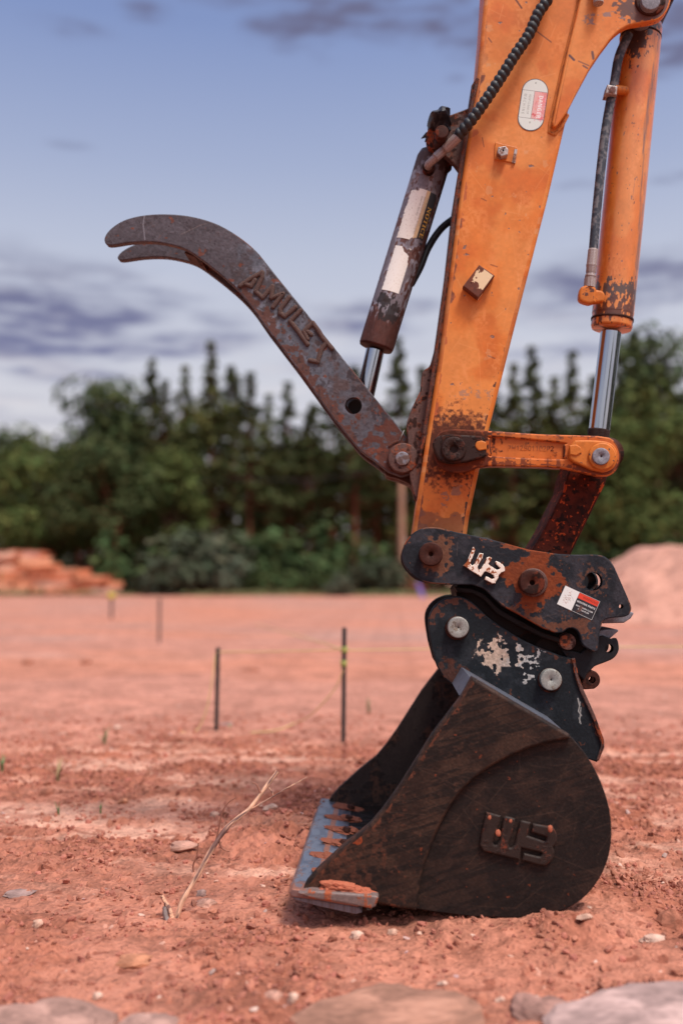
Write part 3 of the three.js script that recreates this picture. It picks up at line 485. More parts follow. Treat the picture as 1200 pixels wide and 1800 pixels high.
function leafyProto(seed, tone, wide, low, bark = greyBark) {   // 10 m high
  const r = rng(seed), H = 10, pts = [], limbs = [], blobs = [];
  const fork = H * low, tr = [(r() - 0.5) * 0.5, (r() - 0.5) * 0.5];
  limbs.push(taperTube([new THREE.Vector3(0, 0, 0), new THREE.Vector3(tr[0], fork * 0.6, tr[1]), new THREE.Vector3(tr[0] * 1.5, fork * 1.25, tr[1] * 1.5)], 0.2, 0.12, 12, 8));
  for (let i = 0; i < 26; i++) {
    const a = r() * 6.283, k = Math.pow(r(), 0.8), y = lerp(fork * 0.95, H * 0.93, k), rad = wide * Math.sqrt(Math.max(0.05, 1 - Math.pow((k - 0.38) / 0.68, 2))) * (0.35 + 0.6 * r());
    const c = new THREE.Vector3(Math.cos(a) * rad, y, Math.sin(a) * rad), s = 0.75 + 0.75 * r(); blobs.push([c, s]);
    limbs.push(taperTube([new THREE.Vector3(tr[0] * 1.4, fork * (0.8 + 0.45 * r()), tr[1] * 1.4), new THREE.Vector3(c.x * 0.4, lerp(fork, c.y, 0.6), c.z * 0.4), c], 0.085, 0.018, 8, 5));
    const m = 120 * s * s | 0; for (let q = 0; q < m; q++) { const u = r() * 2 - 1, f = r() * 6.283, w = Math.sqrt(1 - u * u), R = s * (0.55 + 0.5 * Math.cbrt(r())), n = [Math.cos(f) * w, u, Math.sin(f) * w]; pts.push([c.x + n[0] * R * 1.15, c.y + n[1] * R * 0.8, c.z + n[2] * R * 1.15, n[0], n[1] + 0.5, n[2]]); }
  }
  return { crown: leafMesh(pts, 0.14, seed, tone, 0.75), trunk: mergeGeometries(limbs), H, bark };
}
const bushProto = (seed, tone) => { const r = rng(seed), pts = [], limbs = []; for (let i = 0; i < 14; i++) { const a = r() * 6.283, d = 1.5 * Math.sqrt(r()), y = 0.4 + 1.9 * r() * (1 - d / 2.6), s = 0.45 + 0.45 * r(); limbs.push(taperTube([new THREE.Vector3(0, 0, 0), new THREE.Vector3(Math.cos(a) * d * 0.5, y * 0.6, Math.sin(a) * d * 0.5), new THREE.Vector3(Math.cos(a) * d, y, Math.sin(a) * d)], 0.04, 0.01, 5, 4)); for (let q = 0; q < 95 * s; q++) { const u = r() * 2 - 1, f = r() * 6.283, w = Math.sqrt(1 - u * u), R = s * (0.5 + 0.5 * r()); pts.push([Math.cos(a) * d + Math.cos(f) * w * R, Math.max(0.05, y + u * R), Math.sin(a) * d + Math.sin(f) * w * R, Math.cos(f) * w, u + 0.4, Math.sin(f) * w]); } } return { crown: leafMesh(pts, 0.12, seed, tone, 0.8), trunk: mergeGeometries(limbs), H: 2.8, bark: greyBark }; };
const PINE = [0.066, 0.08, 0.031], PINE2 = [0.09, 0.104, 0.036], LEAFY = [0.052, 0.07, 0.028], BRIGHT = [0.072, 0.096, 0.03], OLIVE = [0.056, 0.068, 0.042];
const protos = {
  pine: [pineProto(11, PINE, 0.22, 4.8), pineProto(12, PINE2, 0.26, 4.2), pineProto(13, PINE, 0.34, 5.0), pineProto(14, PINE2, 0.18, 5.0), pineProto(15, PINE, 0.38, 4.0)],
  leafy: [leafyProto(21, LEAFY, 2.9, 0.32), leafyProto(22, BRIGHT, 3.2, 0.22), leafyProto(23, LEAFY, 2.6, 0.4, tanBark), leafyProto(24, BRIGHT, 2.7, 0.28)],
  bush: [bushProto(31, OLIVE), bushProto(32, [0.05, 0.078, 0.03]), bushProto(33, [0.085, 0.098, 0.066])],
};
const protoThing = {};
function grow(kind, v, px, topPx, D, label, name, category, wide = 1, group) {
  const P = protos[kind][v], c = U(px, 1000, D), top = U(px, topPx, D).y, key = kind + v;
  let t;
  if (!protoThing[key]) { t = new THREE.Group(); const a = new THREE.Mesh(P.trunk, P.bark), b = new THREE.Mesh(P.crown, leafMat); a.name = kind === 'bush' ? 'stems' : 'trunk'; b.name = kind === 'bush' ? 'foliage' : 'crown'; t.add(a, b); shade(t); protoThing[key] = t; } else t = protoThing[key].clone();
  t.name = numbered(name); const s = top / P.H; t.position.set(c.x, 0, -D); t.scale.set(s * wide, s, s * wide); t.rotation.y = (px * 0.37) % 6.28; scene.add(t);
  return tag(t, label, category, group);
}
{
  const ord = (n) => ['first', 'second', 'third', 'fourth', 'fifth', 'sixth', 'seventh', 'eighth', 'ninth', 'tenth', 'eleventh', 'twelfth', 'thirteenth', 'fourteenth', 'fifteenth', 'sixteenth', 'seventeenth', 'eighteenth', 'nineteenth', 'twentieth'][n];
  // front row of the wood, left to right: [kind, variant, x, top, depth, width factor]
  const leafyList = [
    ['leafy', 0, 8, 742, 74, 1.1, 'dense dark green tree at the left edge of the wood'],
    ['leafy', 1, 88, 752, 70, 1.15, 'rounded green tree beside the tree at the left edge'],
    ['leafy', 0, 160, 662, 84, 0.95, 'tall dark leafy tree whose top stands over the left group'],
    ['leafy', 2, 196, 772, 66, 1.35, 'broad green tree with a forked tan trunk near the stone pile'],
    ['leafy', 3, 300, 786, 68, 1.0, 'green leafy tree right of the forked tan trunk'],
    ['leafy', 0, 235, 690, 86, 0.9, 'dark leafy tree behind the broad forked one'],
    ['leafy', 1, 1150, 655, 62, 1.0, 'bright green leafy tree right of the chrome rod'],
    ['leafy', 0, 1185, 572, 72, 0.85, 'tall dark leafy tree at the right edge of the wood'],
    ['leafy', 3, 1095, 740, 60, 1.0, 'rounded bright tree between the arm link and the dirt heap'],
    ['leafy', 1, 960, 905, 60, 1.0, 'low bright green young tree seen under the arm link'],
  ];
  for (const [k, v, x, t, D, w, l] of leafyList) grow(k, v, x, t, D, l, 'leafy_tree', 'tree', w);
  const pines = [[262, 628, 80, 0, 0.9], [288, 664, 76, 4, 0.8], [325, 640, 84, 1, 0.85], [368, 600, 78, 3, 0.85], [404, 632, 82, 2, 0.9], [440, 650, 74, 4, 0.9], [468, 690, 88, 1, 0.9], [505, 668, 80, 0, 0.95], [548, 700, 78, 2, 0.9], [582, 655, 84, 4, 0.9], [620, 640, 76, 4, 1], [660, 700, 80, 2, 0.9], [700, 590, 82, 0, 0.9], [745, 640, 78, 1, 0.9],
    [865, 640, 82, 2, 0.9], [905, 640, 76, 3, 1.0], [938, 606, 80, 0, 0.95], [975, 660, 74, 1, 1.0], [1012, 618, 82, 3, 0.95], [1050, 650, 78, 2, 1.0], [1120, 578, 84, 0, 1.0]];
  let nl = 0, nr = 0;
  for (const [x, t, D, v, w] of pines) {
    const left = x < 760, label = left ? `${ord(nl++)} pine from the left among those between the leafy trees and the arm` : `${ord(nr++)} pine counted rightwards from the orange arm's right side`;
    grow('pine', v, x, t, D, label, 'pine_tree', 'pine tree', w);
  }
  const bushes = [[18, 985, 62, 1], [75, 995, 63, 1], [120, 960, 64, 0], [248, 900, 64, 1], [285, 975, 60, 2], [335, 880, 62, 0], [380, 950, 60, 2], [425, 905, 66, 0], [470, 965, 62, 1], [510, 860, 68, 1], [556, 975, 62, 1], [598, 1000, 58, 2], [625, 930, 64, 1], [668, 950, 62, 0], [880, 950, 64, 1], [920, 930, 62, 1], [1000, 935, 62, 1], [1045, 905, 60, 1], [1085, 900, 60, 1], [1130, 880, 62, 1], [1180, 890, 60, 1]];
  let bl = 0, br = 0;
  for (const [x, t, D, v] of bushes) grow('bush', v, x, t, D, x < 760 ? `${ord(bl++)} bush from the left along the wood's foot, left of arm` : `${ord(br++)} bush from the left along the wood's foot, right of arm`, 'bush', 'bush', 1.15);
  // the wood behind, which reads as one dark mass
  const r = rng(401), wall = [];
  for (let i = 0; i < 60000; i++) {
    const x = (r() - 0.5) * 150 + 4, top = 9.5 + 8 * fbm(x * 0.12 + 7, 3, 4) + (x < -30 ? 0 : 2), y = top * r(), D = 90 + 10 * r() + 3 * fbm(x * 0.3, y * 0.3, 2);
    if (y > 9 && fbm(x * 0.5, y * 0.45 + 40, 3) < 0.36) continue;
    wall.push([x, y, -D, 0, 0.5, 0.6]);
  }
  const m = new THREE.Mesh(leafMesh(wall, 0.34, 9, [0.054, 0.066, 0.029], 0.7), leafMat); m.name = numbered('forest'); m.castShadow = m.receiveShadow = true; tag(m, 'dark wood behind the front trees, reading as one mass', 'wood', null, 'stuff'); scene.add(m);
  const tl = [];
  for (let i = 0; i < 70; i++) { const x = (r() - 0.5) * 110 + 4, D = 84 + 10 * r(); tl.push(taperTube([new THREE.Vector3(x, 0, -D), new THREE.Vector3(x + (r() - 0.5) * 0.6, 6, -D), new THREE.Vector3(x + (r() - 0.5), 12 + 3 * r(), -D)], 0.17 + 0.08 * r(), 0.08, 8, 6)); }
  const tm = new THREE.Mesh(mergeGeometries(tl), pineBark); tm.name = 'forest_trunks'; tm.castShadow = tm.receiveShadow = true; tag(tm, 'bare reddish trunks standing inside the dark wood', 'wood', null, 'stuff'); scene.add(tm);
  const gp = []; for (let i = 0; i < 16000; i++) { const x = (r() - 0.5) * 120, D = 56.5 + 3 * fbm(x * 0.2, 5, 3) + 12 * r() * r(); gp.push([x, 0.28 * r() * (0.3 + 1.2 * fbm(x * 0.5, 8, 2)), -D, 0, 0.2, 1]); }
  const gm = new THREE.Mesh(leafMesh(gp, 0.10, 10, [0.14, 0.15, 0.07], 0.5), leafMat); gm.name = 'undergrowth_grass'; gm.castShadow = gm.receiveShadow = true; tag(gm, 'strip of rough grass along the foot of the wood', 'grass', null, 'stuff'); scene.add(gm);
}
{ // the trees on the other sides of the site, which the chrome rods mirror
  const r = rng(733), wall = [];
  for (let i = 0; i < 26000; i++) {
    const a = lerp(-2.75, 2.75, r()), deg = Math.abs(a) < 0.75 ? 0 : 1; if (!deg) continue;
    if (a > 1.95 && a < 2.5) continue;
    const D = 46 + 8 * r(), top = 9 + 7 * fbm(a * 9 + 50, 2, 4), y = top * r(); if (fbm(a * 14, y * 0.4 + 9, 3) < 0.33 && y > 3) continue;
    wall.push([Math.sin(a) * D, y, -Math.cos(a) * D, -Math.sin(a), 0.5, Math.cos(a)]);
  }
  const m = new THREE.Mesh(leafMesh(wall, 0.5, 19, [0.05, 0.07, 0.03], 0.7), leafMat); m.name = numbered('forest'); m.castShadow = m.receiveShadow = true; tag(m, 'trees round the other sides of the building site, outside the picture', 'wood', null, 'stuff'); scene.add(m);
}

// ───────────────────────── the excavator arm: materials ─────────────────────────
const ORANGE_P = [213, 120, 48], BROWN = [70, 34, 26], RUST = [140, 66, 38], DARKR = [46, 26, 22], GREYM = [120, 116, 122], BLACKP = [38, 39, 44];
const F = (px, py, s, sh = 0) => fbm(px / s + sh, py / s + sh * 1.7 + 30, 4);
const orangeAt = (px, py) => {                               // worn orange enamel
  const a = F(px, py, 90, 3), b = F(px, py, 24, 11), c = F(px, py, 5, 5);
  let col = mixc(ORANGE_P, [219, 135, 66], ss(0.42, 0.64, a)); col = mixc(col, [200, 98, 32], ss(0.55, 0.72, F(px + 400, py, 60, 8)) * 0.6);
  const m = 0.98 + 0.10 * (b - 0.5) + 0.07 * (c - 0.5); col = col.map((v) => v * m);
  const fade = ss(0.5, 0.78, F(px, py * 0.6, 34, 21)) * ss(0.3, 0.7, c); col = mixc(col, [226, 150, 96], fade * 0.4);
  return [col, 0.42 + 0.16 * b + 0.15 * fade, 0.5 + 0.12 * (c - 0.5)];
};
const rustSetFn = (base, r1, r2, cover) => (u, v) => { const a = fbm(u * 6, v * 6, 5, 6), b = fbm(u * 24, v * 24 + 5, 4, 24), c = fbm(u * 90, v * 90, 2, 90), k = ss(cover, cover + 0.12, a * 0.6 + b * 0.4); let col = mixc(base, mixc(r1, r2, ss(0.4, 0.65, b)), k); const m = 0.8 + 0.4 * b * 0.6 + 0.3 * (c - 0.5) + 0.1; return [col[0] * m, col[1] * m, col[2] * m, 0.55 + 0.3 * k + 0.1 * c, 0.4 * b + 0.3 * c + 0.2 * k]; };
const tileMat = (fn, size, o = {}, n = 512) => mat(place(texSet(n, n, fn, { shared: true }), 0, 0, size, size), o);
const M = {
  letter: tileMat(rustSetFn([96, 78, 74], [122, 80, 62], [72, 56, 54], 0.46), 0.08, { bumpScale: 0.002 }, 256),
  rust: tileMat(rustSetFn([92, 66, 60], RUST, DARKR, 0.42), 0.35, { bumpScale: 0.0025 }),
  darkRust: tileMat(rustSetFn([62, 33, 26], [98, 46, 31], [36, 21, 18], 0.5), 0.4, { bumpScale: 0.003, specularIntensity: 0.35 }),
  blackSteel: tileMat(rustSetFn([33, 34, 38], [84, 50, 38], [50, 33, 30], 0.62), 0.35, { bumpScale: 0.0015, specularIntensity: 0.35 }),
  inner: tileMat(rustSetFn([25, 19, 18], [40, 24, 19], [20, 16, 15], 0.5), 0.5, { bumpScale: 0.002, specularIntensity: 0.3 }),
  greySteel: tileMat(rustSetFn([122, 120, 128], [112, 84, 74], [92, 74, 70], 0.62), 0.3, { bumpScale: 0.0012 }),
  pin: tileMat(rustSetFn([148, 146, 140], [126, 100, 80], [112, 104, 96], 0.6), 0.12, { bumpScale: 0.0008, metalness: 0.35 }, 256),
  orange: tileMat((u, v) => { const a = fbm(u * 5, v * 5, 5, 5), b = fbm(u * 30, v * 30, 4, 30), k = ss(0.6, 0.66, a * 0.5 + b * 0.5), m = 0.92 + 0.2 * (b - 0.5); const c = mixc([213 * m, 121 * m, 49 * m], [96, 62, 52], k); return [...c, 0.45 + 0.3 * k, 0.5 - 0.3 * k]; }, 0.35, { bumpScale: 0.001 }),
  grease: tileMat(rustSetFn([44, 23, 17], [70, 34, 24], [30, 17, 14], 0.46), 0.2, { bumpScale: 0.004 }),
  chrome: new THREE.MeshPhysicalMaterial({ color: new THREE.Color().setRGB(0.46, 0.47, 0.5), metalness: 1, roughness: 0.11 }),
  rubber: new THREE.MeshPhysicalMaterial({ color: new THREE.Color().setRGB(0.016, 0.017, 0.02), roughness: 0.5 }),
  wrap: tileMat((u, v) => { const b = fbm(u * 20, v * 20, 4, 20); return [30 + 24 * b, 31 + 24 * b, 38 + 26 * b, 0.5, b]; }, 0.15, { bumpScale: 0.006 }, 256),
  fitting: tileMat(rustSetFn([170, 160, 158], [150, 104, 84], [110, 84, 76], 0.52), 0.1, { metalness: 0.4, bumpScale: 0.001 }, 256),
  hole: new THREE.MeshStandardMaterial({ color: new THREE.Color().setRGB(0.02, 0.014, 0.012), roughness: 0.9 }),
  mud: tileMat((u, v) => { const a = fbm(u * 8, v * 8, 4, 8), b = fbm(u * 40, v * 40, 3, 40), m = 0.75 + 0.5 * b; return [128 * m, (66 + 14 * a) * m, (50 + 10 * a) * m, 0.95, b]; }, 0.25, { bumpScale: 0.008 }),
  dirt: tileMat((u, v) => { const a = fbm(u * 8, v * 8, 4, 8), b = fbm(u * 40, v * 40, 3, 40), m = 0.75 + 0.5 * b; return [168 * m, (86 + 18 * a) * m, (64 + 14 * a) * m, 0.95, b]; }, 0.25, { bumpScale: 0.008 }),
};
// where the arm stands on the ground: the heel of the bucket
const ARM = U(900, 1612, 3.3).setY(0);
const arm = thing('excavator_arm', ARM);
tag(arm, 'orange excavator arm standing on its dark bucket, with thumb and hydraulic cylinders', 'excavator arm');
const part = (name, geo, m, parent = arm, label) => { const o = worldMesh(name, geo, m, parent, ARM); if (label) o.userData.label = label; return o; };
const group = (name, parent = arm) => { const g = new THREE.Group(); g.name = name; parent.add(g); return g; };
const DC = 3.30;                                              // the arm's middle plane

// ───────────────────────── stick ─────────────────────────
const DS = 3.16, TS = 0.28;
const leftEdge = [[874, -420], [848, 0], [836, 130], [806, 330], [766, 640], [747, 760], [722, 935], [720, 975]];
const rightEdge = [[1120, -420], [1040, 0], [996, 200], [960, 350], [905, 560], [857, 755], [838, 835], [822, 905], [815, 975]];
const stickPts = [[876, -420], [850, 0], [838, 130], [809, 330], [769, 640], [750, 760], [725, 930], [722, 970], [816, 970], [825, 905], [840, 835], [859, 755], [908, 560], [962, 350], [997, 200], [1042, 0], [1125, -420]];
const stickScr = [...scratches(3, 70, 800, 0, 1000, 900, 60, 1.2, 2.2), ...scratches(4, 40, 780, 0, 980, 900, 26, 0.4, 3), [590 + 0, 0, 0, 0, 0, 0]];
const stickDark = [...scratches(8, 8, 840, 40, 980, 720, 12, 0.8, 2.4), [905, -2, 916, 14, 1.6, 1], [944, 56, 968, 74, 0.9, 0.9], [847, 242, 850, 258, 0.7, 0.7]];
const stickMat = partMat(stickPts, DS, 768, 2048, (px, py) => {
  let [c, ro, h] = orangeAt(px, py);
  const n = F(px, py, 16, 2), f = F(px, py, 6, 9), l = px - along(leftEdge, py), r = along(rightEdge, py) - px;
  const sc = scratchAt(stickScr, px, py); c = mixc(c, [236, 176, 126], sc * 0.22);
  const sd = scratchAt(stickDark, px, py); c = mixc(c, [88, 44, 34], sd * 0.85);
  // rust and bared steel along the front edge
  const eb = ss(-0.2, 0.2, (8 + 5 * Math.sin(py / 61) - l) / 10 + (n - 0.5) * 1.9) * (py < 132 ? 0.25 : 1);
  c = mixc(c, mixc([96, 50, 40], [132, 84, 72], f), eb * 0.9); ro = lerp(ro, 0.85, eb); h -= eb * 0.25;
  const red = ss(-0.1, 0.1, (18 - l) / 14 + (n - 0.5) * 2.4 - 0.6) * (1 - eb) * ss(120, 180, py); c = mixc(c, [150, 66, 44], red * 0.55);
  // pale rubbed patches and chips
  const pale = ss(0.77, 0.81, F(px, py, 22, 44)); c = mixc(c, [206, 160, 130], pale * 0.35);
  const chip = ss(0.83, 0.84, F(px, py, 12, 61)) ; c = mixc(c, [120, 96, 92], chip * 0.9); h -= chip * 0.3;
  const edgeR = ss(-0.05, 0.08, (9 - r) / 16 + (F(px, py, 9, 71) - 0.68) * 2.4) * ss(560, 700, py); c = mixc(c, [74, 52, 46], edgeR * 0.9); h -= edgeR * 0.3; ro = lerp(ro, 0.8, edgeR);
  const sh = blob(px, py, 840, 690, 34, 12, n, 1.6) * ss(0.5, 0.62, f); c = mixc(c, [150, 120, 112], sh * 0.6);
  // soil and grease caked round the link pin, in grains
  const gr = ss(-0.34, 0.34, (1 - Math.hypot((px - 792) / 92, (py - 786) / 66)) + (F(px, py, 5, 81) - 0.5) * 1.1 - 0.16);
  c = mixc(c, mixc([58, 29, 21], [98, 47, 30], f), gr * 0.93); ro = lerp(ro, 0.92, gr); h += gr * (f - 0.5) * 0.9;
  // worn grey blotches on the lower end
  const low = ss(0.66, 0.70, F(px, py * 1.6, 20, 91)) * ss(845, 858, py); c = mixc(c, mixc([128, 92, 84], [160, 112, 92], f), low * 0.8); ro = lerp(ro, 0.7, low);
  const foot = ss(-0.1, 0.15, (py - 905) / 30 + (n - 0.5) * 2); c = mixc(c, [120, 70, 50], foot * 0.6);
  return [...c, ro, h];
}, { mat: { bumpScale: 0.0015, clearcoat: 0.15, clearcoatRoughness: 0.4 } });
const stick = part('stick', plate(stickPts, DS, TS, { bevel: 0.014, seg: 4 }), stickMat);
{
  // scraped front flange, standing proud of the box
  const fl = [[842, 128], [828, 150], [822, 215], [800, 330], [786, 455], [760, 640], [741, 765], [736, 800], [740, 802], [750, 765], [770, 640], [795, 455], [812, 330], [838, 150]];
  part('front_flange', plate(fl, DS + 0.012, TS - 0.024, { bevel: 0.003 }), M.rust, stick);
  const th = [[800, 560, 1], [770, 590], [756, 640, 1], [742, 655, 1], [737, 690, 1], [722, 720], [714, 745], [716, 800, 1], [722, 850, 1], [729, 880], [735, 880], [748, 770], [770, 650]];
  part('thumb_bracket', plate(th, DS + 0.03, 0.03, { bevel: 0.004 }), M.rust, stick);
  part('thumb_bracket', plate(th, DS + 0.20, 0.03, { bevel: 0.004 }), M.rust, stick);
  const lug = [[700, 842, 1], [676, 832, 1], [681, 800, 1], [708, 777, 1], [735, 792, 1], [745, 830], [735, 880], [728, 870, 1], [720, 852, 1]];
  part('pivot_lug', plate(lug, DS + 0.075, 0.13, { bevel: 0.004 }), M.darkRust, stick);
  part('weld_bead', bars([[[839, 140], [822, 215], [803, 330], [788, 455], [763, 640], [745, 762]]], DS + 0.001, 6, 0.6), M.rust, stick);
  // top lugs for the thumb cylinder
  const tl = [[845, 168], [822, 190], [795, 200, 1], [765, 214, 1], [750, 232, 1], [752, 258, 1], [775, 268, 1], [797, 288], [806, 300], [812, 330], [828, 240]];
  part('cylinder_lug', plate(tl, DS + 0.05, 0.03, { bevel: 0.004 }), M.rust, stick);
  part('cylinder_lug', plate(tl, DS + 0.21, 0.03, { bevel: 0.004 }), M.rust, stick);
  // bracket plate for the bucket cylinder, a long wedge welded to the side
  const br = [[1022, -40], [1018, 0], [992, 110], [970, 215], [972, 222, 1], [980, 219, 1], [994, 200], [1010, 168], [1036, 120], [1056, 90], [1075, 65, 1], [1100, 46, 1], [1128, 40, 1], [1156, 34, 1], [1172, 18, 1], [1179, -10, 1], [1172, -40, 1], [1140, -62, 1], [1090, -75]];
  const brM = partMat(br, DS - 0.02, 512, 768, (px, py) => { let [c, ro, h] = orangeAt(px + 60, py + 400); const n = F(px, py, 8, 33); const w = ss(-0.05, 0.1, 1 - Math.hypot(px - 1143, py) / 52 + (n - 0.5) * 1.6) ; c = mixc(c, [92, 62, 60], w * 0.9); const s = scratchAt([[1000, 98, 1008, 106, 2.4, 1], [1024, 116, 1050, 132, 1.6, 0.8], [1016, 108, 1034, 116, 1.2, 0.6], [1092, 4, 1116, 26, 0.9, 0.6], [1040, 92, 1042, 104, 2.6, 0.9]], px, py); c = mixc(c, [92, 62, 66], s); const g = ss(0.6, 0.66, F(px, py * 2, 14, 52)) * blob(px, py, 1066, 36, 40, 16, n, 1); c = mixc(c, [140, 112, 110], g * 0.9); return [...c, ro, h]; }, { mat: { bumpScale: 0.0012, clearcoat: 0.15, clearcoatRoughness: 0.4 } });
  part('cylinder_bracket', plate(br, DS - 0.022, 0.03, { bevel: 0.005, seg: 3 }), brM, stick);
  part('cylinder_bracket', plate(br, DS + TS - 0.008, 0.03, { bevel: 0.005 }), M.orange, stick);
  part('bracket_web', plate([[1030, -70], [1026, 60], [1040, 80], [1074, 36], [1090, -70]], DS + 0.02, TS - 0.04, { bevel: 0.004 }), M.orange, stick);
  part('weld_bead', bars([[[1021, -40], [1015, 10], [989, 115], [966, 220], [965, 232]], [[965, 232], [974, 236], [986, 222], [996, 203]]], DS - 0.001, 7, 0.4), M.orange, stick);
  part('bracket_pin', pinAt(1143, 1, 17, DS - 0.05, 0.38), M.greySteel, stick);
  part('bracket_washer', pinAt(1143, 1, 27, DS - 0.03, 0.02), M.darkRust, stick);
  part('stop_pin', rod(U(1049, -30, DS - 0.04), U(1051, 7, DS - 0.05), metre(9, DS)), M.fitting, stick);
  // threaded boss on its pad, drilled block
  const pad = [[869, 260], [870, 250], [908, 259], [906, 284], [901, 286], [868, 280]];
  part('boss_pad', plate(pad, DS - 0.004, 0.008, { bevel: 0.0015 }), M.orange, stick);
  part('threaded_boss', plate([[875, 258], [888, 256], [893, 262], [892, 272], [880, 275], [874, 268]], DS - 0.03, 0.03, { bevel: 0.003, holes: [circ(884, 264, 3.6, 14)] }), M.fitting, stick);
  part('scuffed_tab', plate([[904, 261], [909, 262], [905, 287], [899, 286]], DS - 0.007, 0.01, { bevel: 0.0015 }), M.fitting, stick);
  const blk = [[842, 465], [869, 484], [840, 524], [813, 503]];
  const blkM = partMat(blk, DS - 0.03, 128, 128, (px, py) => { const n = F(px, py, 9, 6), w = ss(-0.1, 0.1, 1 - Math.hypot((px - 852) / 17, (py - 492) / 18) + (n - 0.5) * 1.9); return [...mixc(mixc([122, 66, 44], [84, 48, 40], F(px, py, 6, 2)), [226, 200, 162], w), 0.6 + 0.2 * n, n]; }, { mat: { bumpScale: 0.002 }, tex: { shared: true } });
  part('drilled_block', plate(blk, DS - 0.035, 0.035, { bevel: 0.004, holes: [circ(841.5, 478.5, 3.4, 14), circ(827.5, 497, 3.4, 14)] }), blkM, stick);
  for (const [hx, hy] of [[841.5, 478.5], [827.5, 497]]) part('bolt_hole', pinAt(hx, hy, 3.6, DS - 0.012, 0.008), M.hole, stick);
  part('bolt_hole', pinAt(884, 264, 3.8, DS - 0.01, 0.008), M.hole, stick);
  // safety label, stadium shaped
  const cv = document.createElement('canvas'); cv.width = 256; cv.height = 512; const x = cv.getContext('2d');
  x.fillStyle = '#d6dcd6'; x.fillRect(0, 0, 256, 512); x.fillStyle = '#e0aaa6'; x.fillRect(128, 122, 128, 270);
  const r = rng(9); for (let i = 0; i < 240; i++) { x.fillStyle = `rgba(${200 + 40 * r()},${70 + 60 * r()},${80 + 50 * r()},${0.15 + 0.3 * r()})`; const k = Math.pow(r(), 0.5); x.fillRect(128 + 118 * k, 122 + 268 * r(), 3 + 10 * r(), 4 + 26 * r()); }
  for (let i = 0; i < 12; i++) { x.fillStyle = 'rgba(196,60,60,0.5)'; x.fillRect(130 + 30 * r(), 330 + 30 * r(), 10 * r() + 3, 12 * r() + 4); }
  x.strokeStyle = '#4a4448'; x.lineWidth = 3; for (const y of [122, 392]) { x.beginPath(); x.moveTo(0, y); x.lineTo(256, y); x.stroke(); } x.beginPath(); x.moveTo(126, 122); x.lineTo(126, 392); x.stroke();
  x.save(); x.translate(128, 257); x.rotate(Math.PI / 2); x.textAlign = 'center'; x.fillStyle = 'rgba(240,240,240,0.9)'; x.font = 'bold 56px sans-serif'; x.fillText('▲DANGER', 0, -48); x.fillStyle = '#8d8f8a'; x.font = '29px sans-serif'; x.fillText('KEEP CLEAR OF', 0, 52); x.font = '34px sans-serif'; x.fillText('M A C H I N E', 0, 98); x.restore();
  x.fillStyle = '#77786f'; x.font = 'bold 24px sans-serif'; x.fillText('K', 116, 50); x.fillText('K', 116, 440); x.font = '18px sans-serif'; x.fillText('ᴧ ʌʌ', 104, 88); x.fillText('ᴧ ʌʌ', 104, 478);
  x.strokeStyle = '#3e3c42'; x.lineWidth = 7; x.beginPath(); x.arc(128, 128, 125, Math.PI, 0); x.lineTo(253, 380); x.stroke(); x.beginPath(); x.moveTo(253, 384); x.arc(128, 384, 125, 0, Math.PI); x.lineTo(3, 128); x.stroke();
  const t = new THREE.CanvasTexture(cv); t.colorSpace = THREE.SRGBColorSpace;
  const a = U(943, 139, DS), b = U(929, 230, DS), L = a.distanceTo(b), w = metre(47, DS), s = new THREE.Shape(); s.absarc(0, L / 2 - w / 2, w / 2, 0, Math.PI); s.absarc(0, -L / 2 + w / 2, w / 2, Math.PI, 2 * Math.PI); s.closePath();
  const g = new THREE.ExtrudeGeometry(s, { depth: 0.001, bevelEnabled: false, curveSegments: 24 }), uvs = g.attributes.uv, ps = g.attributes.position; for (let i = 0; i < uvs.count; i++) uvs.setXY(i, ps.getX(i) / w + 0.5, ps.getY(i) / L + 0.5);
  g.rotateZ(Math.atan2(a.y - b.y, a.x - b.x) - Math.PI / 2); g.translate((a.x + b.x) / 2, (a.y + b.y) / 2, -DS + 0.0005);
  part('safety_label', g, new THREE.MeshStandardMaterial({ map: t, roughness: 0.4 }), stick);
}

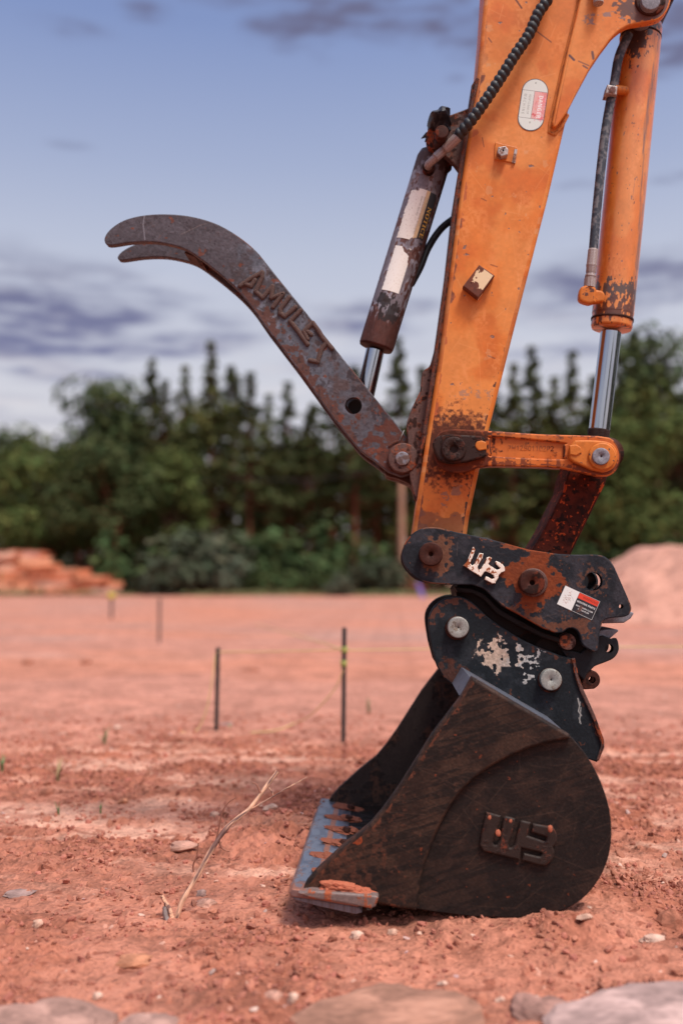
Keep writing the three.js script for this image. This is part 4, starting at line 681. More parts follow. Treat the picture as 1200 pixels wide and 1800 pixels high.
// ───────────────────────── bucket cylinder ─────────────────────────
{
  const a = U(1073.5, 580, DC), b = U(1127, 45, DC), R = metre(36, DC), chips = scratches(61, 30, 0, 0, 1, 1, 0.1, Math.PI / 2, 0.2);
  const set = texSet(512, 1024, (u, v) => {
    const px = u * 420, py = (1 - v) * 540; let [c, ro, h] = orangeAt(px + 700, py + 200); const n = F(px, py, 9, 4), m = F(px, py * 0.22, 7, 24);
    const line = 0.605 + 0.012 * Math.sin(v * 9) ; let k = ss(-0.05, 0.05, 0.018 - Math.abs(u - line - (v < 0.4 ? 0.035 : 0)) + (m - 0.68) * 0.16) * ss(0.02, 0.06, v); k = Math.max(k, ss(-0.05, 0.05, 0.010 - Math.abs(u - 0.655) + (F(px, py * 0.3, 8, 77) - 0.64) * 0.2) * ss(0.55, 0.3, v));
    k = Math.max(k, ss(0.8, 0.815, F(px, py, 11, 14)) * 0.8);
    c = mixc(c, mixc([104, 88, 96], [124, 84, 74], n), k); h -= k * 0.4; ro = lerp(ro, 0.6, k);
    const top = ss(-0.1, 0.1, (v - 0.86) * 8 - Math.abs(u - 0.44) * 5 + (n - 0.5) * 1.7) * ss(0.995, 0.975, v + (n - 0.5) * 0.02); c = mixc(c, mixc([46, 34, 36], [74, 46, 40], n), top * 0.95);
    const low = ss(-0.15, 0.15, 0.55 - Math.abs(v - 0.115) * 26 + (n - 0.5) * 3); c = mixc(c, [72, 58, 58], low * 0.9); h -= low * 0.3;
    const bot = ss(-0.15, 0.15, 0.3 - Math.abs(v - 0.05) * 14 + (F(px, py, 12, 54) - 0.5) * 3.4); c = mixc(c, [84, 46, 36], bot * 0.9);
    const dots = ss(0.82, 0.84, F(px, py, 6, 90)); c = mixc(c, [90, 52, 46], dots * 0.9);
    return [...c, ro, h];
  });
  const cyl = group('bucket_cylinder');
  part('barrel', turned(a, b, [[0, 0.002], [R * 0.93, 0.002], [R * 0.99, 0.012], [R * 0.985, 0.048], [R, 0.05], [R, 0.05], [R, 0.985], [R * 0.96, 1.0], [0, 1.0]], 64), mat(set, { bumpScale: 0.0008, clearcoat: 1, clearcoatRoughness: 0.34 }), cyl);
  part('gland_ring', turned(a.clone().lerp(b, 0.028), a.clone().lerp(b, 0.036), [[R * 0.9, 0], [R * 1.02, 0.05], [R * 1.02, 0.95], [R * 0.9, 1]], 48), M.darkRust, cyl);
  part('barrel_collar', turned(a.clone().lerp(b, 0.955), a.clone().lerp(b, 0.962), [[R * 0.9, 0], [R * 1.015, 0.05], [R * 1.015, 0.95], [R * 0.9, 1]], 48), M.darkRust, cyl);
  const e = U(1143, 1, DC);
  part('barrel_eye', turned(new THREE.Vector3(e.x, e.y, e.z - 0.12), new THREE.Vector3(e.x, e.y, e.z + 0.12), [[0, 0], [R * 1.02, 0], [R * 1.02, 1], [0, 1]], 32), M.darkRust, cyl);
  const rb = U(1051, 768, DC), ra = U(1072, 590, DC).lerp(a, 0.8);
  part('piston_rod', rod(rb, ra, metre(18.2, DC), 40), M.chrome, cyl);
  part('rod_boot', turned(U(1050, 778, DC), U(1052, 754, DC), [[0, 0], [metre(19, DC), 0], [metre(20, DC), 0.35], [metre(18.5, DC), 0.6], [metre(19.5, DC), 0.85], [metre(17.5, DC), 1], [0, 1]], 28), M.grease, cyl);
  part('rod_eye', (() => { const c = U(1058, 802, DC); return turned(new THREE.Vector3(c.x, c.y, c.z - 0.085), new THREE.Vector3(c.x, c.y, c.z + 0.085), [[0, 0], [metre(27, DC), 0], [metre(27, DC), 1], [0, 1]], 30); })(), M.darkRust, cyl);
  const P = (x, y, d = 3.22) => U(x, y, d);
  part('oil_pipe', tube([P(1104, 60), P(1087, 100), P(1079, 145), P(1070, 190), P(1062, 240), P(1055, 300), P(1048, 370), P(1042, 440)], metre(8.2, 3.22), 60, 16), tileMat((u, v) => { const a = fbm(u * 40, v * 3, 4, 40), b = fbm(u * 90, v * 8, 3, 90), k = ss(0.4, 0.65, a * 0.6 + b * 0.4); return [...mixc([58, 64, 74], [112, 112, 116], k), 0.5 + 0.2 * b, b]; }, 1, { bumpScale: 0.001 }), cyl);
  part('hose_ferrule', turned(P(1036.5, 489), P(1042, 438), [[0, 0], [metre(9, 3.22), 0], [metre(9.6, 3.22), 0.08], [metre(7, 3.22), 0.18], [metre(8.8, 3.22), 0.2], [metre(8.8, 3.22), 0.38], [metre(9.6, 3.22), 0.4], [metre(9.6, 3.22), 0.46], [metre(9, 3.22), 0.5], [metre(9, 3.22), 0.96], [metre(8, 3.22), 1], [0, 1]], 20), M.fitting, cyl);
  const nut = new THREE.CylinderGeometry(metre(11, 3.22), metre(11, 3.22), metre(17, 3.22), 6); nut.rotateZ(-0.1); const np = P(1036, 497); nut.translate(np.x, np.y, np.z); part('hose_nut', nut, M.fitting, cyl);
  part('elbow', mergeGeometries([plate([[1021, 504, 1], [1030, 500], [1044, 502], [1048, 508], [1047, 531], [1036, 534, 1], [1019, 528, 1], [1017, 516, 1]], 3.205, 0.035, { bevel: 0.008, seg: 3 }), plate([[1040, 508], [1056, 510, 1], [1063, 518, 1], [1060, 530, 1], [1044, 532]], 3.212, 0.03, { bevel: 0.007, seg: 3 })]), M.orange, cyl);
  part('pipe_clamp', plate([[1067, 148], [1085, 151], [1083, 167], [1063, 164]], 3.19, 0.05, { bevel: 0.004 }), M.fitting, cyl);
  part('clamp_bolt', rod(P(1076, 157, 3.19), P(1076, 157, 3.178), metre(6, 3.19), 6), M.fitting, cyl);
  part('clamp_stud', rod(U(1078, 157, 3.215), U(1099, 160, 3.245), metre(8, 3.22), 16), M.orange, cyl);
}

// ───────────────────────── link levers ─────────────────────────
{
  const D = 3.09;
  const o = [[770, 762, 1], [785, 755, 1], [800, 754], [855, 757], [945, 763], [1050, 766], [1070, 769, 1], [1083, 780, 1], [1090, 798, 1], [1087, 818, 1], [1076, 833, 1], [1058, 838, 1], [1035, 834, 1], [1010, 828, 1], [985, 823, 1], [958, 821], [860, 819], [840, 822, 1], [820, 829, 1], [798, 831, 1], [775, 823, 1], [764, 805, 1], [762, 780, 1]];
  const pan = [[868, 768, 1], [862, 773, 1], [864, 797, 1], [870, 802, 1], [983, 807, 1], [989, 802, 1], [990, 783, 1], [985, 778, 1]];
  const mt = partMat(o, D, 1024, 320, (px, py) => {
    let [c, ro, h] = orangeAt(px + 900, py); const n = F(px, py, 7, 4), f = F(px, py, 18, 8); c = c.map((v, i) => v * [0.9, 0.8, 0.72][i]);
    const g = ss(-0.25, 0.2, (858 - px) / 60 + (n - 0.5) * 1.6); c = mixc(c, mixc([54, 27, 20], [86, 40, 27], f), g * 0.95); ro = lerp(ro, 0.92, g); h += g * (n - 0.5);
    const chip = ss(0.78, 0.8, F(px, py, 8, 41)) * (0.4 + ss(0.5, 0.6, f)); c = mixc(c, [86, 50, 40], cl(chip) * 0.85); h -= cl(chip) * 0.2;
    const top = ss(-0.1, 0.1, 0.35 - (py - 756 - (px - 800) * 0.042) / 14 + (n - 0.56) * 1.6); c = mixc(c, [98, 58, 46], top * 0.6);
    const dust = ss(0.5, 0.62, F(px, py, 30, 60)); c = mixc(c, [168, 84, 44], dust * 0.3);
    const bot = ss(-0.1, 0.12, (py - 812) / 22 + (n - 0.5) * 1.8); c = mixc(c, [96, 44, 28], bot * 0.75);
    return [...c, ro, h];
  }, { mat: { bumpScale: 0.0018 } });
  const l = part('link_lever', mergeGeometries([plate(o, D, 0.014, { bevel: 0.005, seg: 3, holes: [pan] }), plate(o.map(([x, y, s]) => [x + (x < 900 ? 2 : -2), y + (y < 790 ? 2 : -2), s]), D + 0.0095, 0.045, { bevel: 0.004 })]), mt);
  part('link_lever', plate(o, DC + 0.15, 0.055, { bevel: 0.006 }), mt);
  const lk = [[760, 782, 1], [770, 766, 1], [790, 763], [845, 766], [853, 771, 1], [855, 800], [850, 804, 1], [820, 812], [795, 815, 1], [772, 808, 1]];
  part('lock_plate', plate(lk, D - 0.024, 0.026, { bevel: 0.006, seg: 3 }), M.grease, l, 'grease caked lock plate on the left pin');
  part('lock_tab', plate([[838, 776, 1], [846, 774], [854, 777], [855, 790], [842, 792, 1], [835, 784, 1]], D - 0.027, 0.012, { bevel: 0.003 }), M.orange, l);
  part('pin_boss', pinAt(797, 789, 22, D - 0.034, 0.04, { hole: 8 }), M.grease, l);
  const rk = [[1002, 783], [1010, 774, 1], [1060, 775, 1], [1080, 785, 1], [1085, 803, 1], [1078, 822, 1], [1060, 830, 1], [1040, 826], [1008, 812, 1], [1001, 806], [1000, 800]];
  part('lock_plate', plate(rk, D - 0.022, 0.024, { bevel: 0.006, seg: 3 }), M.orange, l);
  part('lock_tab', plate([[1000, 783, 1], [1012, 781], [1020, 786, 1], [1021, 796, 1], [1012, 801], [1001, 799]], D - 0.026, 0.012, { bevel: 0.003 }), M.orange, l);
  part('pin_boss', pinAt(1058, 802, 24, D - 0.032, 0.03), M.orange, l);
  part('link_pin', pinAt(1056, 802, 15, D - 0.044, 0.5, { hole: 2 }), M.greySteel, l);
  part('link_pin', pinAt(797, 789, 20, D + 0.02, 0.4), M.darkRust, l);
  const font = await new FontLoader().loadAsync('fonts/droid/sans_regular.typeface.json').catch(() => new FontLoader().loadAsync('fonts/droid/droid_sans_regular.typeface.json'));
  const word = (s, px, py, h, D2, rot, m, parent, t = 0.0012) => { const g = new TextGeometry(s, { font, size: metre(h, D2), depth: t, curveSegments: 3, bevelEnabled: false }); g.rotateZ(rot); const p = U(px, py, D2); g.translate(p.x, p.y, -D2); part('cast_number', g, m, parent); };
  word('PH12B01102P2', 891, 791, 8.5, D + 0.0095, -0.03, mt, l); word('RS', 970, 800, 5.5, D + 0.0095, -0.03, mt, l);
  // the bar down to the coupler
  const bar = [[996, 836], [992, 858, 1], [984, 874, 1], [956, 930], [934, 968], [920, 1010], [928, 1034, 1], [950, 1034, 1], [985, 1010], [1003, 974], [1064, 848], [1072, 815], [1058, 790, 1], [1030, 790, 1], [1008, 800]];
  const bm = partMat(bar, 3.19, 256, 512, (px, py) => { const n = F(px, py, 7, 5), f = F(px, py, 20, 15), e = segD(px, py, 1064, 848, 1003, 974); let c = mixc([60, 25, 18], [84, 34, 23], ss(0.35, 0.65, f)); c = mixc(c, [38, 20, 17], ss(0.55, 0.68, n)); const k = ss(-0.05, 0.1, (5 - e) / 8 + (n - 0.5) * 1.6) + ss(0.72, 0.75, F(px, py, 6, 71)); c = mixc(c, [176, 70, 32], cl(k) * 0.85); return [...c, 0.85, 0.6 * n + 0.4 * f]; }, { mat: { bumpScale: 0.004, specularIntensity: 0.3 } });
  part('coupler_link', plate(bar, 3.185, 0.235, { bevel: 0.006 }), bm);
}

// ───────────────────────── thumb ─────────────────────────
{
  const o = [[184, 424, 1], [186, 413, 1], [197, 400, 1], [218, 387, 1], [250, 378.5, 1], [290, 376, 1], [335, 380, 1], [380, 393, 1], [420, 416, 1], [455, 446, 1], [490, 490], [640, 676], [690, 737], [724, 780], [736, 798, 1], [735, 818, 1], [722, 833, 1], [703, 838, 1], [682, 830], [661, 813, 1], [640, 798, 1], [622, 780, 1], [585, 734], [520, 644], [462, 568], [440, 536, 1], [418, 510, 1], [393, 487, 1], [362, 462, 1], [330, 440, 1], [300, 430, 1], [268, 425, 1], [230, 426, 1], [193, 431, 1]];
  const D = 3.205, hole = circ(621, 713, 17, 30);
  const mt = partMat(o, D, 1024, 864, (px, py) => {
    const n = F(px, py, 10, 4), f = F(px, py, 28, 14), s = F(px, py, 4, 24), st = F(px + py * 0.7, (py - px * 0.9) * 0.3, 16, 9);
    let c = mixc([96, 98, 108], [124, 126, 138], ss(0.4, 0.62, f)); c = mixc(c, [86, 80, 86], ss(0.58, 0.72, st) * 0.5);
    const ox = ss(-0.3, 0.35, (px - 570) / 200 + (f - 0.5) * 2.4 + (n - 0.5)); c = mixc(c, mixc([82, 77, 83], [96, 90, 96], n), ox * 0.9);
    const curl = ss(-0.3, 0.3, (440 - px) / 90 + (n - 0.5) * 1.6); c = mixc(c, [84, 75, 80], curl * 0.75);
    const edge = segD(px, py, 490, 480, 735, 795), low = segD(px, py, 430, 520, 640, 800);
    const dark = ss(-0.1, 0.1, (18 - edge) / 26 + (F(px, py, 9, 33) - 0.60) * 3.2) * 0.85; c = mixc(c, [66, 56, 60], dark);
    const band = ss(-0.2, 0.25, 0.35 - Math.abs(py - 505 - (px - 455) * 0.2) / 60 + (F(px, py, 8, 63) - 0.5) * 3) * ss(360, 420, px) * ss(540, 480, px); c = mixc(c, [72, 62, 64], band * 0.7);
    const r1 = ss(-0.08, 0.08, (13 - low) / 22 + (n - 0.56) * 2.4); c = mixc(c, mixc([120, 70, 54], [88, 56, 50], s), r1 * 0.8);
    const r2 = ss(-0.45, 0.4, (px - 600) / 420 + (n - 0.66) * 2.6 + (f - 0.5) * 1.6); c = mixc(c, mixc([102, 68, 58], [86, 66, 64], s), cl(r2) * 0.5);
    const r3 = ss(-0.2, 0.15, 1 - Math.hypot((px - 700) / 60, (py - 800) / 70) + (n - 0.5) * 2.6); c = mixc(c, mixc([126, 62, 42], [80, 46, 40], s), r3 * 0.8);
    const r4 = ss(0.74, 0.78, F(px, py, 13, 73)); c = mixc(c, [130, 66, 46], r4 * 0.7);
    const d2 = ss(0.7, 0.74, F(px, py, 7, 83)); c = mixc(c, [60, 50, 54], d2 * 0.55);
    const scr = scratchAt([[318, 412, 352, 396, 0.8, 0.4], [352, 396, 366, 392, 0.7, 0.4]], px, py); c = mixc(c, [168, 150, 142], scr * 0.8);
    const m = 0.9 + 0.28 * (s - 0.5); return [c[0] * m, c[1] * m, c[2] * m, 0.5 + 0.25 * n, 0.5 * s + 0.3 * n];
  }, { mat: { bumpScale: 0.0018, specularIntensity: 0.5 } });
  const th = group('thumb');
  const near = part('tine', plate(o, D, 0.03, { bevel: 0.004, seg: 3, holes: [hole] }), mt, th);
  const far = [[184, 427, 1], [187, 419, 1], [198, 410, 1], [212, 403, 1], [230, 396, 1], [256, 386, 1], [292, 378, 1], ...o.slice(6)];
  part('tine', plate(far, D + 0.158, 0.03, { bevel: 0.004, holes: [hole], map: D }), mt, th);
  // spine plate and spacers between the two tines
  const sp = [[348, 446], [392, 476], [420, 502], [446, 530], [470, 562], [530, 642], [600, 738], [650, 796], [672, 812], [684, 800], [660, 780], [610, 715], [540, 625], [478, 548], [440, 505], [400, 470], [356, 440]];
  part('spine_plate', plate(sp, D + 0.028, 0.129, { bevel: 0.003 }), M.darkRust, th);
  part('spacer', plate([[324, 444], [330, 434], [356, 446], [352, 456]], D + 0.028, 0.129, { bevel: 0.003 }), M.darkRust, th);
  part('lock_bushing', pinAt(626, 716, 15, D + 0.045, 0.09), M.hole, th);
  part('pivot_washer', pinAt(708, 805, 27, D - 0.02, 0.026, { n: 40 }), M.rust, th);
  part('pivot_pin', pinAt(707, 806, 12.5, D - 0.026, 0.24), M.greySteel, th);
  part('grease_nipple', rod(U(733, 801, D - 0.008), U(741, 800, D - 0.008), metre(3.6, D), 8), M.pin, th);
  part('locking_wire', tube([U(702, 774, D - 0.004), U(706, 765, D - 0.012), U(710, 756, D - 0.004)], 0.0016, 10, 6), M.pin, th);
  part('weld_bead', bars([[[684, 784], [690, 779], [698, 776]], [[682, 812], [683, 820], [687, 827]]], D - 0.001, 5, 0.5), M.rust, th);
  part('weld_bead', bars([[[254, 381], [252, 395], [255, 421]]], D + 0.0015, 4, 0.5), M.greySteel, th);
  const L = (l) => l.map(([x, y]) => [400 + x * 0.18333, 440 + y * 0.18333]);
  const words = { A: [[[120, 342], [215, 275], [330, 212], [330, 260], [270, 395]], [[160, 318], [225, 345], [262, 285]]], M: [[[270, 395], [335, 455], [430, 345], [420, 455]], [[420, 455], [530, 415]], [[530, 415], [475, 490], [435, 545]]], U: [[[590, 450], [505, 565], [505, 605], [545, 635], [590, 600], [650, 545]]], L: [[[700, 575], [600, 680], [680, 780], [765, 900]]], E: [[[815, 695], [730, 780], [765, 850]], [[815, 695], [870, 770], [910, 840]], [[760, 775], [800, 808]]], T: [[[910, 840], [1000, 940]], [[940, 890], [895, 960], [862, 1070], [790, 1055]]] };
  for (const k in words) part('letter', bars(words[k].map(L), D - 0.001, 8.6, 0.8), M.letter, near);
}

// ───────────────────────── thumb cylinder and hoses ─────────────────────────
{
  const cyl = group('thumb_cylinder'), a = U(660, 612, DC), b = U(765, 272, DC), R = metre(31, DC);
  const set = texSet(512, 768, (u, v) => {
    const px = u * 380, py = (1 - v) * 360, n = F(px, py, 9, 4), f = F(px, py, 26, 8), s = F(px, py, 4, 15);
    let c = mixc([118, 110, 116], [150, 148, 158], ss(0.4, 0.62, f)); const r = ss(-0.1, 0.12, (n - 0.5) * 1.6 + (f - 0.57) * 2.4); c = mixc(c, mixc([84, 54, 48], [110, 66, 52], s), r * 0.8);
    const low = ss(-0.2, 0.15, (0.17 - v) * 7 + (n - 0.5) * 1.5); c = mixc(c, mixc([96, 50, 40], [62, 38, 34], f), low * 0.9);
    const soot = ss(-0.1, 0.15, 1 - Math.hypot((u - 0.55) / 0.09, (v - 0.17) / 0.05) + (n - 0.5) * 2) + ss(-0.1, 0.15, 1 - Math.hypot((u - 0.46) / 0.08, (v - 0.21) / 0.04) + (n - 0.5) * 2); c = mixc(c, [42, 38, 40], cl(soot) * 0.8);
    const mist = ss(-0.1, 0.3, 0.6 - Math.abs(v - 0.77) * 9 + (f - 0.5) * 2) * ss(0.4, 0.6, s); c = mixc(c, [150, 138, 140], mist * 0.5);
    const red = ss(-0.1, 0.12, (u - 0.66) * 8 + (n - 0.5) * 2.5); c = mixc(c, mixc([98, 56, 46], [70, 42, 38], s), red * 0.8);
    const top = ss(-0.2, 0.15, (v - 0.9) * 9 + (n - 0.5) * 1.6); c = mixc(c, [72, 56, 54], top * 0.85);
    const m = 0.9 + 0.25 * (s - 0.5) + 0.08; return [c[0] * m, c[1] * m, c[2] * m, 0.55 + 0.25 * n, 0.5 * s + 0.3 * n];
  });
  part('barrel', turned(a, b, [[0, 0], [R * 0.95, 0], [R, 0.012], [R, 0.97], [R * 0.9, 1], [0, 1]], 56), mat(set, { bumpScale: 0.0012 }), cyl);
  part('piston_rod', rod(U(640, 700, DC), U(659, 616, DC).lerp(a, 0.5), metre(16.5, DC), 36), M.chrome, cyl);
  // worn labels wrapped on the barrel: [from, to] along it, round it in radians (0 = towards the camera)
  const wrap = (t0, t1, f0, f1, cv, name, label) => {
    const n = 14, pos = [], uv = [], ix = [], ax = b.clone().sub(a), q = new THREE.Quaternion().setFromUnitVectors(new THREE.Vector3(0, 1, 0), ax.clone().normalize()), v = new THREE.Vector3();
    for (let s = 0; s < 2; s++) for (let j = 0; j < 2; j++) for (let i = 0; i <= n; i++) { const f = lerp(f0, f1, i / n), r = R + (s ? 0.0002 : 0.0012); v.set(Math.sin(f) * r, 0, Math.cos(f) * r).applyQuaternion(q).addScaledVector(ax, j ? t1 : t0).add(a); pos.push(v.x, v.y, v.z); uv.push(i / n, j); }
    for (let s = 0; s < 2; s++) { const o = s * 2 * (n + 1); for (let i = 0; i < n; i++) { const p = o + i, r2 = p + n + 1; s ? ix.push(p, r2, p + 1, p + 1, r2, r2 + 1) : ix.push(p, p + 1, r2, p + 1, r2 + 1, r2); } }
    const g = new THREE.BufferGeometry(); g.setAttribute('position', new THREE.Float32BufferAttribute(pos, 3)); g.setAttribute('uv', new THREE.Float32BufferAttribute(uv, 2)); g.setIndex(ix); g.computeVertexNormals();
    const t = new THREE.CanvasTexture(cv); t.colorSpace = THREE.SRGBColorSpace; part(name, g, new THREE.MeshStandardMaterial({ map: t, roughness: 0.55, alphaTest: 0.5 }), cyl, label);
  };
  const torn = (x, w, h, seed, edges) => { const r = rng(seed); x.globalCompositeOperation = 'destination-out'; x.fillStyle = '#000'; for (const [x0, y0, x1, y1, n, s] of edges) for (let i = 0; i < n; i++) { const t = r(); x.beginPath(); x.ellipse(lerp(x0, x1, t) * w, lerp(y0, y1, t) * h, s * (0.4 + r()), s * (0.4 + r()), 0, 0, 7); x.fill(); } x.globalCompositeOperation = 'source-over'; };
  const mk = (w, h) => { const c = document.createElement('canvas'); c.width = w; c.height = h; return [c, c.getContext('2d')]; };
  const grime = (x, w, h, seed, n, col) => { const r = rng(seed); for (let i = 0; i < n; i++) { x.fillStyle = `rgba(${col},${0.1 + 0.3 * r()})`; x.fillRect(w * r(), h * r(), 1 + 3 * r(), 1 + 3 * r()); } };
  { const [c, x] = mk(192, 256); x.fillStyle = '#efe8dc'; x.fillRect(0, 0, 192, 256); x.fillStyle = '#d9b98e'; x.fillRect(112, 0, 26, 256); x.fillStyle = '#2b2a30'; x.fillRect(136, 0, 56, 256);
    x.save(); x.translate(150, 70); x.rotate(Math.PI / 2); x.fillStyle = '#d9a648'; x.font = 'bold 40px serif'; x.fillText('NOTICE', 0, 0); x.restore();
    x.save(); x.translate(124, 24); x.rotate(Math.PI / 2); x.fillStyle = '#8f8676'; x.font = '13px serif'; ['HYDRAULIC CYLINDER', 'PROTECTED WITH AUXILIARY', 'CIRCUIT RELIEF'].forEach((s, i) => x.fillText(s, 10, i * 18)); x.restore();
    grime(x, 192, 256, 4, 500, '120,80,50'); torn(x, 192, 256, 5, [[0, 0, 0, 1, 40, 7], [0.55, 1, 1, 0.93, 30, 11], [0, 0, 0.3, 0.02, 14, 9], [1, 0, 1, 1, 20, 6]]); wrap(0.53, 0.785, -0.75, 0.95, c, 'notice_label', 'worn cream label with a dark strip'); }
  { const [c, x] = mk(128, 192); x.fillStyle = '#efebe3'; x.fillRect(0, 0, 128, 192); grime(x, 128, 192, 7, 120, '150,110,80'); torn(x, 128, 192, 8, [[0.55, 0, 1, 0.12, 40, 12], [1, 0, 1, 0.3, 20, 9], [0, 0, 0, 1, 20, 3]]); wrap(0.265, 0.49, -0.62, 0.42, c, 'blank_label', 'bare white worn label below the other'); }
  part('cylinder_pin', pinAt(776, 231, 12, DC - 0.19, 0.32), M.darkRust, cyl);
  const kn = lumpy(new THREE.IcosahedronGeometry(1, 4), 0.4, 1.9, 7), c = U(772, 235, DC); kn.scale(metre(24, DC), metre(20, DC), 0.12); kn.translate(c.x, c.y - 0.006, c.z + 0.06); part('rubber_wrap', kn, M.wrap, cyl);
  part('rubber_flap', plate([[757, 228], [748, 232], [740, 242], [748, 240], [746, 248], [758, 246]], DC - 0.05, 0.012, { bevel: 0.003 }), M.wrap, cyl);
  part('barrel_eye', plate([[745, 268], [752, 250, 1], [772, 246, 1], [790, 258, 1], [795, 285], [780, 300], [750, 290]], DC - 0.035, 0.07, { bevel: 0.006 }), M.darkRust, cyl);
  // hose with spiral guard, and its couplings
  const pts = [[985, -90], [962, -2], [946, 22], [928, 62], [905, 96], [880, 136], [852, 178], [826, 214], [803, 240]].map(([x, y], i) => U(x, y, [3.10, 3.10, 3.10, 3.10, 3.10, 3.105, 3.11, 3.12, 3.14][i]));
  const hc = curve(pts), len = hc.getLength(), seg = 420, hg = new THREE.TubeGeometry(hc, seg, 1, 14, false), hp = hg.attributes.position, q = new THREE.Vector3(), pitchM = 0.0205;
  for (let i = 0; i <= seg; i++) { hc.getPointAt(i / seg, q); for (let k = 0; k <= 14; k++) { const o = i * 15 + k, ph = (i / seg * len / pitchM - k / 14), s = Math.abs(Math.sin(Math.PI * ph)), r = metre(7.6, 3.1) + metre(3.2, 3.1) * Math.pow(s, 0.6); hp.setXYZ(o, q.x + (hp.getX(o) - q.x) * r, q.y + (hp.getY(o) - q.y) * r, q.z + (hp.getZ(o) - q.z) * r); } }
  hg.computeVertexNormals();
  const h = part('spiral_hose', hg, M.rubber);
  const p = (x, y, d) => U(x, y, d);
  part('ferrule', turned(p(782, 263, 3.165), p(806, 239, 3.138), [[0, 0], [metre(8.5, 3.15), 0], [metre(9.2, 3.15), 0.1], [metre(9.2, 3.15), 0.9], [metre(8, 3.15), 1], [0, 1]], 20), M.fitting, h);
  const ng = new THREE.CylinderGeometry(metre(8.6, 3.17), metre(8.6, 3.17), metre(20, 3.17), 6); ng.rotateZ(-0.85); const nc = p(772, 271, 3.175); ng.translate(nc.x, nc.y, nc.z); part('hose_nut', ng, M.fitting, h);
  part('hose_elbow', tube([p(768, 275, 3.18), p(758, 284, 3.19), p(753, 289, 3.2), p(753, 296, 3.23)], metre(7.4, 3.19), 16, 12), M.fitting, h);
  part('port_boss', pinAt(753, 293, 11, 3.215, 0.05), M.darkRust, h);
  part('rear_hose', tube([U(830, 360, 3.36), U(800, 382, 3.36), U(775, 402, 3.35), U(752, 436, 3.34), U(738, 470, 3.33), U(722, 500, 3.32)], metre(6.5, 3.34), 40, 12), M.rubber);
}

